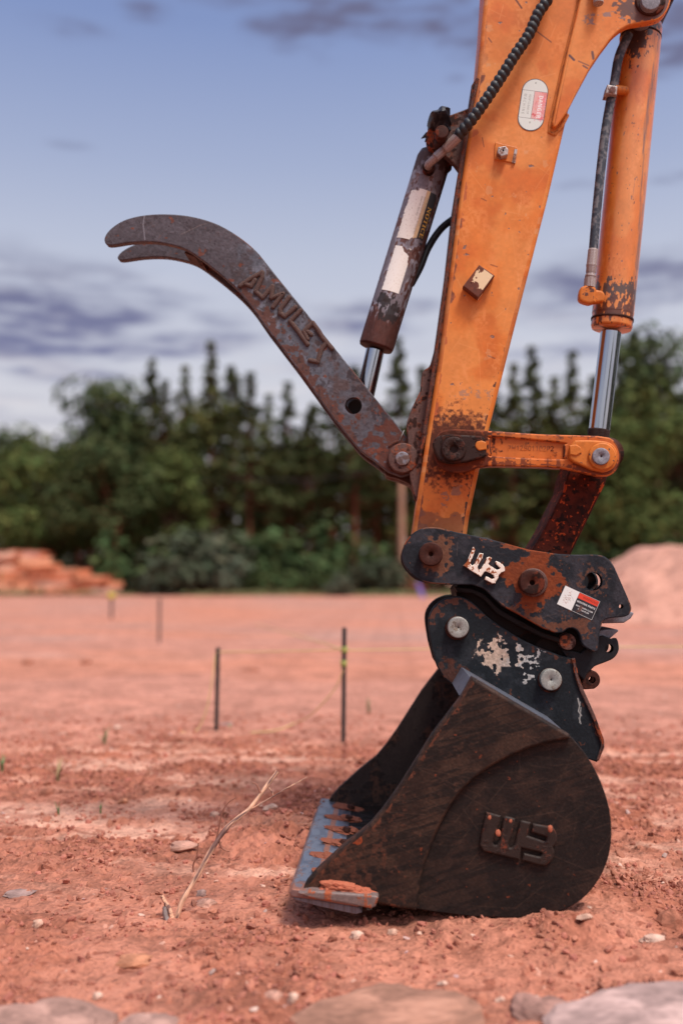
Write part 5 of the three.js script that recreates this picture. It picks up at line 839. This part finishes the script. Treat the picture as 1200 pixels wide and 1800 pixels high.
// ───────────────────────── quick coupler ─────────────────────────
{
  const D = 3.09, T = 0.035;
  const o = [[706, 973, 1], [712, 953, 1], [727, 936, 1], [749, 927, 1], [774, 928, 1], [800, 935], [855, 946], [928, 966], [975, 973, 1], [1010, 975, 1], [1049, 975, 1], [1066, 981, 1], [1079, 996, 1], [1090, 1021], [1107, 1060, 1], [1108, 1075, 1], [1098, 1084, 1], [1070, 1087, 1], [1058, 1095, 1], [1053, 1114], [1051, 1140, 1], [1044, 1146, 1], [1024, 1134, 1], [1018, 1116, 1], [1010, 1106, 1], [998, 1105, 1], [988, 1112, 1], [976, 1113], [954, 1105], [910, 1080], [881, 1065], [862, 1047, 1], [848, 1034, 1], [829, 1028], [796, 1028], [760, 1026, 1], [734, 1018, 1], [716, 1002, 1], [708, 988, 1]];
  const sc = scratches(21, 60, 710, 930, 1100, 1140, 26, 0.4, 3);
  const blackAt = (px, py, s) => { const n = F(px, py, 8, s), f = F(px, py, 26, s + 7), g = F(px, py, 3.5, s + 3); let c = mixc([37, 39, 45], [54, 53, 59], ss(0.42, 0.62, f)); c = mixc(c, [74, 52, 46], ss(0.64, 0.76, n * 0.6 + f * 0.4) * 0.7); c = mixc(c, [118, 70, 50], ss(0.78, 0.81, n) * 0.75); const m = 0.86 + 0.4 * (g - 0.5) + 0.1; return [c.map((v) => v * m), 0.55 + 0.25 * n, 0.4 * g + 0.3 * n]; };
  const mt = partMat(o, D, 1024, 576, (px, py) => {
    let [c, ro, h] = blackAt(px, py, 4); const n = F(px, py, 9, 24), f = F(px, py, 5, 31);
    c = mixc(c, [112, 92, 84], scratchAt(sc, px, py) * 0.35);
    // earth and rust round the two pins
    let k = ss(-0.06, 0.1, 1 - Math.hypot((px - 938) / 47, (py - 1018) / 50) + 0.20 * Math.sin(Math.atan2(py - 1018, px - 938) * 4 + 0.8) + (n - 0.5) * 0.9); k = Math.max(k, ss(-0.1, 0.1, (6 - segD(px, py, 938, 985, 943, 966)) / 8 + (n - 0.5) * 2));
    c = mixc(c, mixc([146, 72, 40], [112, 54, 34], f), k * 0.92); ro = lerp(ro, 0.95, k); h = lerp(h, f, k * 0.8);
    const k2 = ss(-0.1, 0.12, 1 - Math.hypot((px - 768) / 27, (py - 977) / 32) + (n - 0.5) * 1.2); c = mixc(c, mixc([150, 98, 70], [108, 66, 50], f), k2 * 0.75); ro = lerp(ro, 0.9, k2);
    const k3 = ss(-0.1, 0.12, (7 - segD(px, py, 880, 1062, 985, 1112)) / 14 + (n - 0.52) * 2.4) + ss(-0.1, 0.12, 1 - Math.hypot((px - 1000) / 40, (py - 1100) / 14) + (n - 0.5) * 2.4); c = mixc(c, mixc([136, 78, 52], [92, 58, 46], f), cl(k3) * 0.75);
    const k4 = ss(-0.1, 0.1, (5 - segD(px, py, 845, 944, 930, 966)) / 10 + (n - 0.56) * 3); c = mixc(c, [150, 82, 52], k4 * 0.8);
    const k5 = blob(px, py, 1042, 1022, 26, 26, n, 1.3); c = mixc(c, [116, 72, 54], k5 * 0.6 * ss(0.5, 0.6, f));
    return [...c, ro, h];
  }, { mat: { bumpScale: 0.0018, specularIntensity: 0.35 } });
  const cp = group('quick_coupler');
  const cheek = part('cheek_plate', plate(o, D, T, { bevel: 0.004, seg: 3, holes: [circ(1042, 1022, 18.5, 36), circ(1091, 1066, 6.4, 18)] }), mt, cp);
  part('cheek_plate', plate(o, D + 0.36, T, { bevel: 0.004, holes: [circ(1042, 1022, 18.5, 36), circ(1091, 1066, 6.4, 18)], map: D }), M.blackSteel, cp);
  const body = [[799, 1036], [803, 1052, 1], [822, 1066, 1], [840, 1085, 1], [860, 1108, 1], [880, 1124, 1], [930, 1146], [975, 1162], [985, 1168], [1012, 1166], [1040, 1150], [1050, 1120], [1040, 1092], [1012, 1070], [1000, 1040], [985, 1000], [820, 1000]];
  part('coupler_body', plate(body, D + 0.055, 0.285, { bevel: 0.004 }), M.inner, cp);
  part('inner_rail', plate([[798, 1031], [829, 1034], [848, 1042, 1], [862, 1054, 1], [880, 1072, 1], [912, 1090], [955, 1112], [985, 1122], [984, 1131], [950, 1120], [908, 1099], [876, 1081, 1], [858, 1063, 1], [845, 1051, 1], [828, 1043], [803, 1041]], D + 0.02, 0.04, { bevel: 0.004 }), M.inner, cp);
  part('stick_pin', mergeGeometries([pinAt(757, 974, 21, D - 0.035, 0.06, { hole: 4.5, n: 40 }), pinAt(757, 974, 15, D + 0.02, 0.36)]), M.darkRust, cp);
  part('link_pin', mergeGeometries([pinAt(935, 1024, 22, D - 0.04, 0.06, { hole: 5, n: 40 }), pinAt(938, 1023, 15, D + 0.02, 0.36)]), M.darkRust, cp);
  part('pin_collar', pinAt(937, 1024, 25, D - 0.012, 0.02, { n: 40 }), M.rust, cp);
  part('socket_ring', (() => { const c = U(1042, 1022, D), r = metre(18.5, D); return turned(new THREE.Vector3(c.x, c.y, -D - 0.24), new THREE.Vector3(c.x, c.y, -D - 0.13), [[r * 0.96, 0], [r * 1.25, 0], [r * 1.25, 1], [r * 0.96, 1], [r * 0.96, 0]], 32); })(), M.blackSteel, cp);
  part('wedge', plate([[1052, 1088], [1070, 1082], [1094, 1082], [1108, 1076, 1], [1113, 1079, 1], [1108, 1087], [1096, 1095], [1060, 1096]], D + 0.06, 0.2, { bevel: 0.004 }), M.greySteel, cp);
  part('wedge', plate([[1048, 1110], [1060, 1107], [1082, 1106, 1], [1086, 1110, 1], [1080, 1115], [1072, 1122], [1050, 1120]], D + 0.06, 0.2, { bevel: 0.004 }), M.greySteel, cp);
  const sticker = document.createElement('canvas'); sticker.width = 512; sticker.height = 280; const x = sticker.getContext('2d');
  x.fillStyle = '#e4e6e2'; x.fillRect(0, 0, 512, 280); x.fillStyle = '#23252b'; x.fillRect(212, 0, 300, 280); x.fillStyle = '#d8412a'; x.fillRect(216, 8, 288, 76);
  x.fillStyle = '#33150f'; x.font = 'bold 52px sans-serif'; x.fillText('▲', 226, 66); x.fillStyle = '#8c2a1c'; x.font = 'bold 44px sans-serif'; x.fillText('WARNING', 282, 62);
  x.fillStyle = '#dcdedc'; x.textAlign = 'center'; x.font = 'bold 36px sans-serif'; x.fillText('MOVING PARTS', 360, 138); x.font = 'bold 27px sans-serif'; x.fillText('KEEP HANDS CLEAR', 360, 192); x.fillText('OF COUPLER', 360, 228);
  x.strokeStyle = '#777'; x.lineWidth = 2; x.beginPath(); x.moveTo(70, 110); x.lineTo(120, 96); x.lineTo(160, 120); x.lineTo(185, 150); x.moveTo(66, 150); x.lineTo(100, 176); x.lineTo(150, 160); x.stroke();
  { const r = rng(3); for (let i = 0; i < 130; i++) { x.fillStyle = `rgba(${110 + 60 * r()},${60 + 20 * r()},50,${0.5 + 0.5 * r()})`; const cx = r() < 0.5 ? 90 : 320; x.fillRect(cx + 60 * (r() + r() - 1) , 140 + 110 * (r() + r() - 1) + (cx > 200 ? 60 : 0), 2 + 8 * r(), 2 + 8 * r()); } x.fillStyle = '#5b443c'; x.fillRect(292, 160, 30, 92); }
  x.strokeStyle = '#c9cbc8'; x.lineWidth = 5; x.strokeRect(2, 2, 508, 276);
  const tx = new THREE.CanvasTexture(sticker); tx.colorSpace = THREE.SRGBColorSpace;
  const q = [[994, 1029], [1055, 1057], [1038, 1090], [978, 1061]].map(([a, b]) => U(a, b, D)), cc = q[0].clone().add(q[2]).multiplyScalar(0.5), g = new THREE.BoxGeometry(q[0].distanceTo(q[1]), q[0].distanceTo(q[3]), 0.001); g.rotateZ(Math.atan2(q[1].y - q[0].y, q[1].x - q[0].x)); g.translate(cc.x, cc.y, -D + 0.0006);
  part('warning_label', g, new THREE.MeshStandardMaterial({ map: tx, roughness: 0.45 }), cp);
  const wb = [[814, 994], [820, 988], [831, 961], [835, 966], [832, 975], [826, 990], [829, 994.5], [833, 992], [842, 972], [849, 973], [847, 982], [839, 996], [840, 1001], [844, 1001], [851, 990], [855, 980], [860, 978.5], [864, 981], [862, 986], [858, 992], [872, 1001.5], [877, 1001], [878, 998], [871, 991], [870, 988], [872, 986], [882, 991], [887, 998], [886.5, 1004], [880, 1007], [876, 1011], [875, 1017], [871, 1022], [870, 1025.5], [864, 1025.5], [851, 1018], [854, 1013], [865, 1018], [868.5, 1016], [867, 1011], [858, 1006], [853, 1004], [850, 1006], [845, 1014], [835, 1008]].map(([a, b]) => [a, b]);
  const wm = partMat(wb, D, 192, 192, (px, py) => { const n = F(px, py, 5, 3), f = F(px, py, 9, 17), k = ss(0.54, 0.6, n * 0.5 + f * 0.5 + (py > 1000 ? 0.02 : 0)); return [...mixc([236, 222, 208], mixc([196, 104, 48], [120, 66, 44], n), k), 0.6, n]; }, { mat: { bumpScale: 0.001 }, tex: { shared: true } });
  part('emblem', plate(wb.map(([a, b]) => [a, b]), D - 0.012, 0.014, { bevel: 0.002 }), wm, cheek);
}

// ───────────────────────── bucket ─────────────────────────
{
  const bk = group('bucket'), D = 2.75, DF = 3.85;             // near and far side plates
  const side = [[829, 1190], [1000, 1291], [1022, 1316, 1], [1042, 1345, 1], [1060, 1382, 1], [1073, 1425, 1], [1077, 1470, 1], [1071, 1512, 1], [1054, 1551, 1], [1026, 1584, 1], [990, 1605, 1], [950, 1615, 1], [900, 1618, 1], [830, 1616], [760, 1607], [700, 1597], [640, 1584], [540, 1578], [529, 1571], [538, 1552], [556, 1531], [604, 1487], [650, 1450], [672, 1424], [700, 1385], [760, 1290], [809, 1226]];
  const scr = [...scratches(41, 90, 560, 1200, 1070, 1600, 70, -0.5, 1.4), ...scratches(42, 50, 600, 1230, 1060, 1500, 120, 0.15, 0.8), ...scratches(43, 40, 800, 1300, 1070, 1600, 40, -0.4, 3)];
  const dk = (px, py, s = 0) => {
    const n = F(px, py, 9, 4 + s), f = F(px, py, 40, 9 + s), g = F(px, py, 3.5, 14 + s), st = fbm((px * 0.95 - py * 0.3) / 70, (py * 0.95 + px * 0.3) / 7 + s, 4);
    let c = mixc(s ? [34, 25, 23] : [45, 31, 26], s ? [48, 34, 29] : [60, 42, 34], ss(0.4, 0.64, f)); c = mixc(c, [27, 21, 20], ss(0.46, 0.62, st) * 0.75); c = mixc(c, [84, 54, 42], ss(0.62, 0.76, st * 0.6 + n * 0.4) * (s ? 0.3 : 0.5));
    c = mixc(c, [100, 74, 60], scratchAt(scr, px, py) * 0.28);
    const r = ss(0.83, 0.85, F(px, py, 10, 44 + s)); c = mixc(c, [128, 58, 34], r * 0.7);
    const edge = Math.min(segD(px, py, 829, 1192, 672, 1426), segD(px, py, 672, 1426, 540, 1550)); const e = ss(-0.1, 0.12, (7 - edge) / 12 + (n - 0.53) * 2.4); c = mixc(c, [112, 62, 44], e * 0.7);
    const spot = blob(px, py, 628, 1477, 10, 9, n, 1.2) + blob(px, py, 618, 1463, 5, 4, n, 1); c = mixc(c, [170, 70, 34], cl(spot) * 0.9);
    const warm = ss(-0.1, 0.2, (640 - px) / 160 + (n - 0.5) * 2.2) * 0.5; c = mixc(c, [92, 54, 40], warm);
    const m = 0.86 + 0.5 * (g - 0.5) + 0.12; return [c[0] * m, c[1] * m, c[2] * m, 0.52 + 0.3 * n, 0.4 * g + 0.3 * n + 0.2 * st];
  };
  const sm = partMat(side, D, 1024, 832, (px, py) => dk(px, py), { mat: { bumpScale: 0.0016, specularIntensity: 0.4 } });
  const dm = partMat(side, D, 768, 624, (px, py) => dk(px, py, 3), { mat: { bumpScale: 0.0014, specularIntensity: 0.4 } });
  // the drum side, pressed in behind the front sheet
  part('side_plate', plate(side, D + 0.02, 0.022, { bevel: 0.003, seg: 2, map: D }), dm, bk);
  const sheet = [[829, 1190], [960, 1268], [1000, 1291, 0], [1003, 1298], [962, 1306, 1], [915, 1322, 1], [868, 1345, 1], [828, 1374, 1], [798, 1408, 1], [774, 1450, 1], [756, 1492, 1], [741, 1540, 1], [731, 1601], [700, 1597], [640, 1584], [540, 1578], [529, 1571], [538, 1552], [556, 1531], [604, 1487], [650, 1450], [672, 1424], [700, 1385], [760, 1290], [809, 1226]];
  part('front_sheet', plate(sheet, D, 0.022, { bevel: 0.009, seg: 4 }), sm, bk);
  part('side_plate', plate(side, DF - 0.024, 0.024, { bevel: 0.003, map: D }), tileMat(rustSetFn([52, 42, 40], [84, 58, 48], [40, 33, 32], 0.5), 0.4, { bumpScale: 0.002 }), bk, 'far side plate, its inner face in view');
  // the drum: one bent sheet from the lip round the back to the top lip
  const prof = dense([[536, 1574], [640, 1582], [760, 1604], [830, 1613], [900, 1615, 1], [950, 1612, 1], [989, 1602, 1], [1024, 1581, 1], [1051, 1549, 1], [1068, 1511, 1], [1074, 1470, 1], [1070, 1425, 1], [1057, 1383, 1], [1039, 1347, 1], [1019, 1319, 1], [998, 1294], [826, 1192]]).map(([x, y]) => U(x, y, D));
  const cen = U(860, 1420, D), shell = new THREE.Shape(); const inn = prof.map((p) => { const d = cen.clone().sub(p).setZ(0).normalize().multiplyScalar(0.016); return p.clone().add(d); });
  prof.slice(0, -1).forEach((p, i) => (i ? shell.lineTo(p.x, p.y) : shell.moveTo(p.x, p.y))); [...inn.slice(0, -1)].reverse().forEach((p) => shell.lineTo(p.x, p.y));
  const blueSteel = tileMat(rustSetFn([92, 96, 108], [108, 84, 76], [70, 66, 72], 0.6), 0.3, { bumpScale: 0.0008, metalness: 0.55 });
  const sg = new THREE.ExtrudeGeometry(shell, { depth: DF - D - 0.06, bevelEnabled: false }); sg.translate(0, 0, -DF + 0.026); part('drum_sheet', sg, M.inner, bk);
  // box section across the top of the mouth
  const lip = [[827, 1193], [998, 1292], [978, 1312], [808, 1225]];
  part('top_box', plate(lip, D + 0.035, DF - D - 0.06, { bevel: 0.002, map: D }), blueSteel, bk);
  // cutting edge: bolted wear plate on a base plate
  const lm = (() => { const set = texSet(256, 1024, (u, v) => { const n = fbm(u * 8, v * 30, 4, 8), f = fbm(u * 40, v * 140, 3, 40), z = fbm(u * 3, v * 12 + 4, 3, 3); let c = mixc([132, 136, 148], [108, 112, 126], ss(0.4, 0.6, n)); const line = ss(0.06, 0.035, Math.abs(u - 0.40 - 0.02 * (z - 0.5))); c = mixc(c, [172, 112, 88], line * (0.6 + 0.4 * ss(0.35, 0.5, f))); const d = ss(0.60, 0.66, z * 0.5 + f * 0.5); c = mixc(c, [168, 112, 90], d * 0.5); const end = ss(-0.15, 0.15, (v - 0.94) * 9 + (n - 0.5) * 1.2); c = mixc(c, [178, 110, 84], end * 0.8); return [...c, 0.30 + 0.3 * line + 0.25 * d + 0.3 * end, 0.5 + 0.2 * f]; }); return mat(set, { bumpScale: 0.0008, metalness: 0.75 }); })();
  const edgePlate = (pts, d0, d1, m, name) => {
    const P = pts.map(([x, y]) => U(x, y, D)), g = new THREE.ExtrudeGeometry(new THREE.Shape(P.map((p) => new THREE.Vector2(p.x, p.y))), { depth: d1 - d0 - 0.006, bevelEnabled: true, bevelThickness: 0.003, bevelSize: 0.003, bevelOffset: -0.003, bevelSegments: 2 }); g.translate(0, 0, -d1 + 0.003);
    const x0 = Math.min(...P.map((p) => p.x)), x1 = Math.max(...P.map((p) => p.x)), ps = g.attributes.position, uv = g.attributes.uv; for (let i = 0; i < ps.count; i++) uv.setXY(i, (ps.getX(i) - x0) / (x1 - x0), (ps.getZ(i) + d1) / (d1 - d0)); return part(name, g, m, bk);
  };
  edgePlate([[508, 1566], [514, 1560], [560, 1566], [628, 1580], [630, 1592], [560, 1580], [512, 1574]], D - 0.012, DF + 0.012, lm, 'wear_edge');
  edgePlate([[510, 1574], [560, 1581], [632, 1594], [636, 1603], [625, 1606], [560, 1592], [520, 1581]], D - 0.006, DF + 0.006, M.greySteel, 'cutting_edge');
  part('corner_block', plate([[524, 1570], [545, 1566], [600, 1570], [655, 1574, 1], [665, 1580, 1], [660, 1594], [652, 1598], [600, 1588], [545, 1580]], D - 0.035, 0.04, { bevel: 0.006, seg: 3 }), tileMat(rustSetFn([116, 98, 94], [164, 84, 52], [140, 76, 52], 0.46), 0.15, { bumpScale: 0.002, metalness: 0.2 }), bk);
  // earth lying on the corner block
  { const r = rng(8), gs = []; for (let i = 0; i < 5; i++) { const k = lumpy(new THREE.IcosahedronGeometry(1, 5), 0.35, 3.1, i * 3 + 1), c = U([582, 604, 628, 596, 616][i], [1566, 1561, 1566, 1556, 1570][i], D - 0.004); k.scale(metre(24 + 8 * r(), D), metre(7 + 3 * r(), D), 0.02); lumpy(k, 0.12, 160, i); k.rotateZ(-0.12); k.translate(c.x, c.y, c.z); gs.push(k); } part('earth_clump', mergeGeometries(gs), M.dirt, bk); }
  // bolts along the edge, each in a streak of earth
  for (let i = 0; i < 6; i++) {
    const d = D + 0.16 + i * 0.165, c = U(590, 1571, D); c.z = -d;
    const b = new THREE.CylinderGeometry(0.013, 0.017, 0.012, 6); b.rotateY(0.3 * i); b.rotateZ(-0.18); b.translate(c.x, c.y + 0.012, c.z); part('edge_bolt', b, M.darkRust, bk);
    const r = rng(90 + i), gs = []; for (let k = 0; k < 3; k++) { const q = lumpy(new THREE.IcosahedronGeometry(1, 4), 0.5, 2.2, k * 5 + i * 9 + 1), w = [0.062, 0.04, 0.03][k] * (0.8 + 0.4 * r()); q.scale(w, 0.006 + 0.003 * k, 0.034 - 0.006 * k); q.rotateZ(-0.2); q.translate(c.x - 0.012 + (r() - 0.5) * 0.05, c.y + 0.003, c.z - 0.016 + (r() - 0.5) * 0.012); gs.push(q); } part('earth_streak', mergeGeometries(gs), M.mud, bk);
  }
  // raised emblem on the drum side
  const L = (l) => l.map(([x, y, s]) => [800 + x * 0.18333, 1400 + y * 0.18333, s]);
  const emb = L([[295, 150], [435, 188], [428, 240], [372, 400], [362, 445, 1], [378, 468, 1], [402, 462, 1], [425, 420], [462, 205], [482, 190], [572, 215], [575, 250], [510, 465], [520, 492, 1], [545, 492, 1], [568, 465], [622, 240], [640, 232], [722, 252], [712, 290], [690, 378], [840, 430, 1], [868, 412, 1], [858, 385, 1], [728, 345], [742, 262], [900, 290, 1], [950, 315, 1], [975, 380, 1], [972, 445, 1], [938, 490], [952, 540, 1], [925, 615, 1], [860, 668, 1], [800, 662], [636, 615], [655, 545], [790, 578, 1], [822, 570, 1], [815, 538, 1], [650, 500], [632, 495], [618, 612], [268, 528], [232, 470], [255, 330]]);
  part('emblem', plate(emb, D + 0.008, 0.014, { bevel: 0.005, seg: 3 }), tileMat(rustSetFn([44, 32, 28], [116, 54, 36], [40, 29, 26], 0.56), 0.16, { bumpScale: 0.0025 }), bk);
  { const gs = [[875, 1464, 5], [897, 1443, 3.4], [966, 1456, 4.5], [860, 1437, 3]].map(([x, y, r], i) => { const k = lumpy(new THREE.IcosahedronGeometry(metre(r, D), 2), 0.5, 90, i), c = U(x, y, D + (i === 0 ? 0.004 : -0.004)); k.scale(1, 1.2, 0.5); k.translate(c.x, c.y, c.z); return k; }); part('earth_crumb', mergeGeometries(gs), M.dirt, bk); }
  // hanger ears with the two bright pins
  const DE = 3.12, ear = [[752, 1094, 1], [758, 1072, 1], [774, 1056, 1], [798, 1048, 1], [818, 1052, 1], [837, 1065, 1], [855, 1083, 1], [881, 1102, 1], [917, 1124, 1], [947, 1138, 1], [983, 1152], [1006, 1158], [1013, 1186], [1022, 1212], [1042, 1256], [1058, 1300, 1], [1060, 1312, 1], [1049, 1340], [1020, 1330], [960, 1290], [830, 1215], [806, 1206], [794, 1203, 1], [780, 1192], [767, 1171], [758, 1138, 1]];
  const em = partMat(ear, DE, 896, 832, (px, py) => {
    const n = F(px, py, 8, 54), f = F(px, py, 26, 57), g = F(px, py, 3.5, 53); let c = mixc([29, 33, 38], [42, 45, 50], ss(0.42, 0.62, f)); c = mixc(c, [72, 50, 42], ss(0.66, 0.76, n * 0.6 + f * 0.4) * 0.8); c = mixc(c, [112, 60, 42], ss(0.78, 0.81, n) * 0.6);
    let ro = 0.5 + 0.25 * n, h = 0.4 * g + 0.3 * n;
    const rim = ss(-0.1, 0.12, (8 - Math.min(segD(px, py, 774, 1056, 818, 1052), segD(px, py, 818, 1052, 881, 1102), segD(px, py, 752, 1094, 774, 1056), segD(px, py, 881, 1102, 1006, 1158))) / 16 + (n - 0.52) * 2.6); c = mixc(c, mixc([124, 66, 46], [84, 54, 46], g), rim * 0.8);
    const lo = ss(-0.1, 0.12, 1 - Math.hypot((px - 788) / 34, (py - 1190) / 26) + (n - 0.5) * 2); c = mixc(c, [96, 54, 42], lo * 0.7);
    // what is left of a peeled white label
    const inLabel = ss(-0.03, 0.03, 0.5 - Math.max(Math.abs((px - 895) * 0.94 + (py - 1155) * 0.34) / 110, Math.abs((py - 1155) * 0.94 - (px - 895) * 0.34) / 62) + (n - 0.5) * 0.34);
    const torn = ss(0.50, 0.53, F(px, py, 11, 71) * 0.62 + F(px, py, 30, 75) * 0.38 + (px < 880 ? 0.06 : 0) - (py < 1130 ? 0.06 : 0)), cut = 1 - ss(0.45, 0.55, 1 - Math.max(Math.abs(px - 897) / 34, Math.abs(py - 1188) / 32));
    const w = inLabel * torn * cut; c = mixc(c, mixc([206, 178, 158], [190, 186, 182], ss(880, 925, px + 60 * (n - 0.5))), w * 0.95); ro = lerp(ro, 0.5, w); h += w * 0.2;
    const wr = scratchAt([[1015, 1228, 1018, 1240, 1.6, 1], [1019, 1234, 1016, 1250, 1.2, 1], [1016, 1250, 1021, 1258, 1.4, 1], [1020, 1244, 1018, 1270, 1.1, 0.9], [1017, 1262, 1020, 1272, 1.2, 0.9]], px, py); c = mixc(c, [176, 172, 166], wr * 0.9);
    const er = ss(-0.1, 0.1, (4 - segD(px, py, 1042, 1256, 1058, 1305)) / 8 + (n - 0.5) * 2); c = mixc(c, [112, 60, 46], er * 0.7);
    const m = 0.86 + 0.4 * (g - 0.5) + 0.1; return [c[0] * m, c[1] * m, c[2] * m, ro, h];
  }, { mat: { bumpScale: 0.0014, specularIntensity: 0.35 } });
  part('hanger_ear', plate(ear, DE, 0.03, { bevel: 0.004, seg: 3 }), em, bk);
  part('hanger_ear', plate(ear, DE + 0.33, 0.03, { bevel: 0.004, map: DE }), M.blackSteel, bk);
  part('ear_rib', plate([[1004, 1158], [1010, 1157], [1016, 1186], [1025, 1212], [1045, 1256], [1061, 1300], [1062, 1313], [1052, 1338], [1048, 1336], [1056, 1311], [1054, 1302], [1038, 1257], [1018, 1214], [1009, 1187]], DE - 0.008, 0.02, { bevel: 0.003 }), M.rust, bk, 'reddish raised rib along the ear edge');
  for (const [x, y, d] of [[805, 1103, 0.03], [968, 1195, 0.03]]) part('bucket_pin', pinAt(x, y, 18.6, DE - d, 0.44, { hole: 1.8, n: 44 }), M.pin, bk);
  for (const [x, y] of [[803, 1104], [966, 1196]]) part('pin_collar', pinAt(x, y, 21, DE - 0.008, 0.012, { n: 40 }), M.darkRust, bk);
  part('hook_pin', pinAt(997, 1128, 14.5, DE - 0.012, 0.36, { n: 36 }), M.rust, bk);
  // hook plate with its lifting eyes behind the ears
  const hp = [[985, 1140], [1020, 1148], [1052, 1120], [1060, 1117], [1076, 1124], [1083, 1122, 1], [1087, 1134, 1], [1086, 1146, 1], [1078, 1157, 1], [1064, 1164, 1], [1044, 1172, 1], [1032, 1184], [1026, 1196], [1016, 1186], [1000, 1165]];
  part('hook_plate', plate(hp, DE + 0.012, 0.04, { bevel: 0.004, holes: [circ(1070, 1140, 10, 22)] }), M.blackSteel, bk);
  part('hook_plate', plate(hp, DE + 0.14, 0.04, { bevel: 0.004, holes: [circ(1070, 1140, 10, 22)], map: DE }), M.blackSteel, bk);
  const eye = [[1020, 1212], [1024, 1192], [1033, 1180, 1], [1045, 1180, 1], [1053, 1189, 1], [1053, 1202, 1], [1043, 1211, 1], [1030, 1212]];
  for (const d of [0.015, 0.075]) part('lifting_eye', plate(eye, DE + d, 0.025, { bevel: 0.003, holes: [circ(1040, 1195, 8, 18)], map: DE + 0.015 }), M.darkRust, bk);
}

renderer.render(scene, camera);
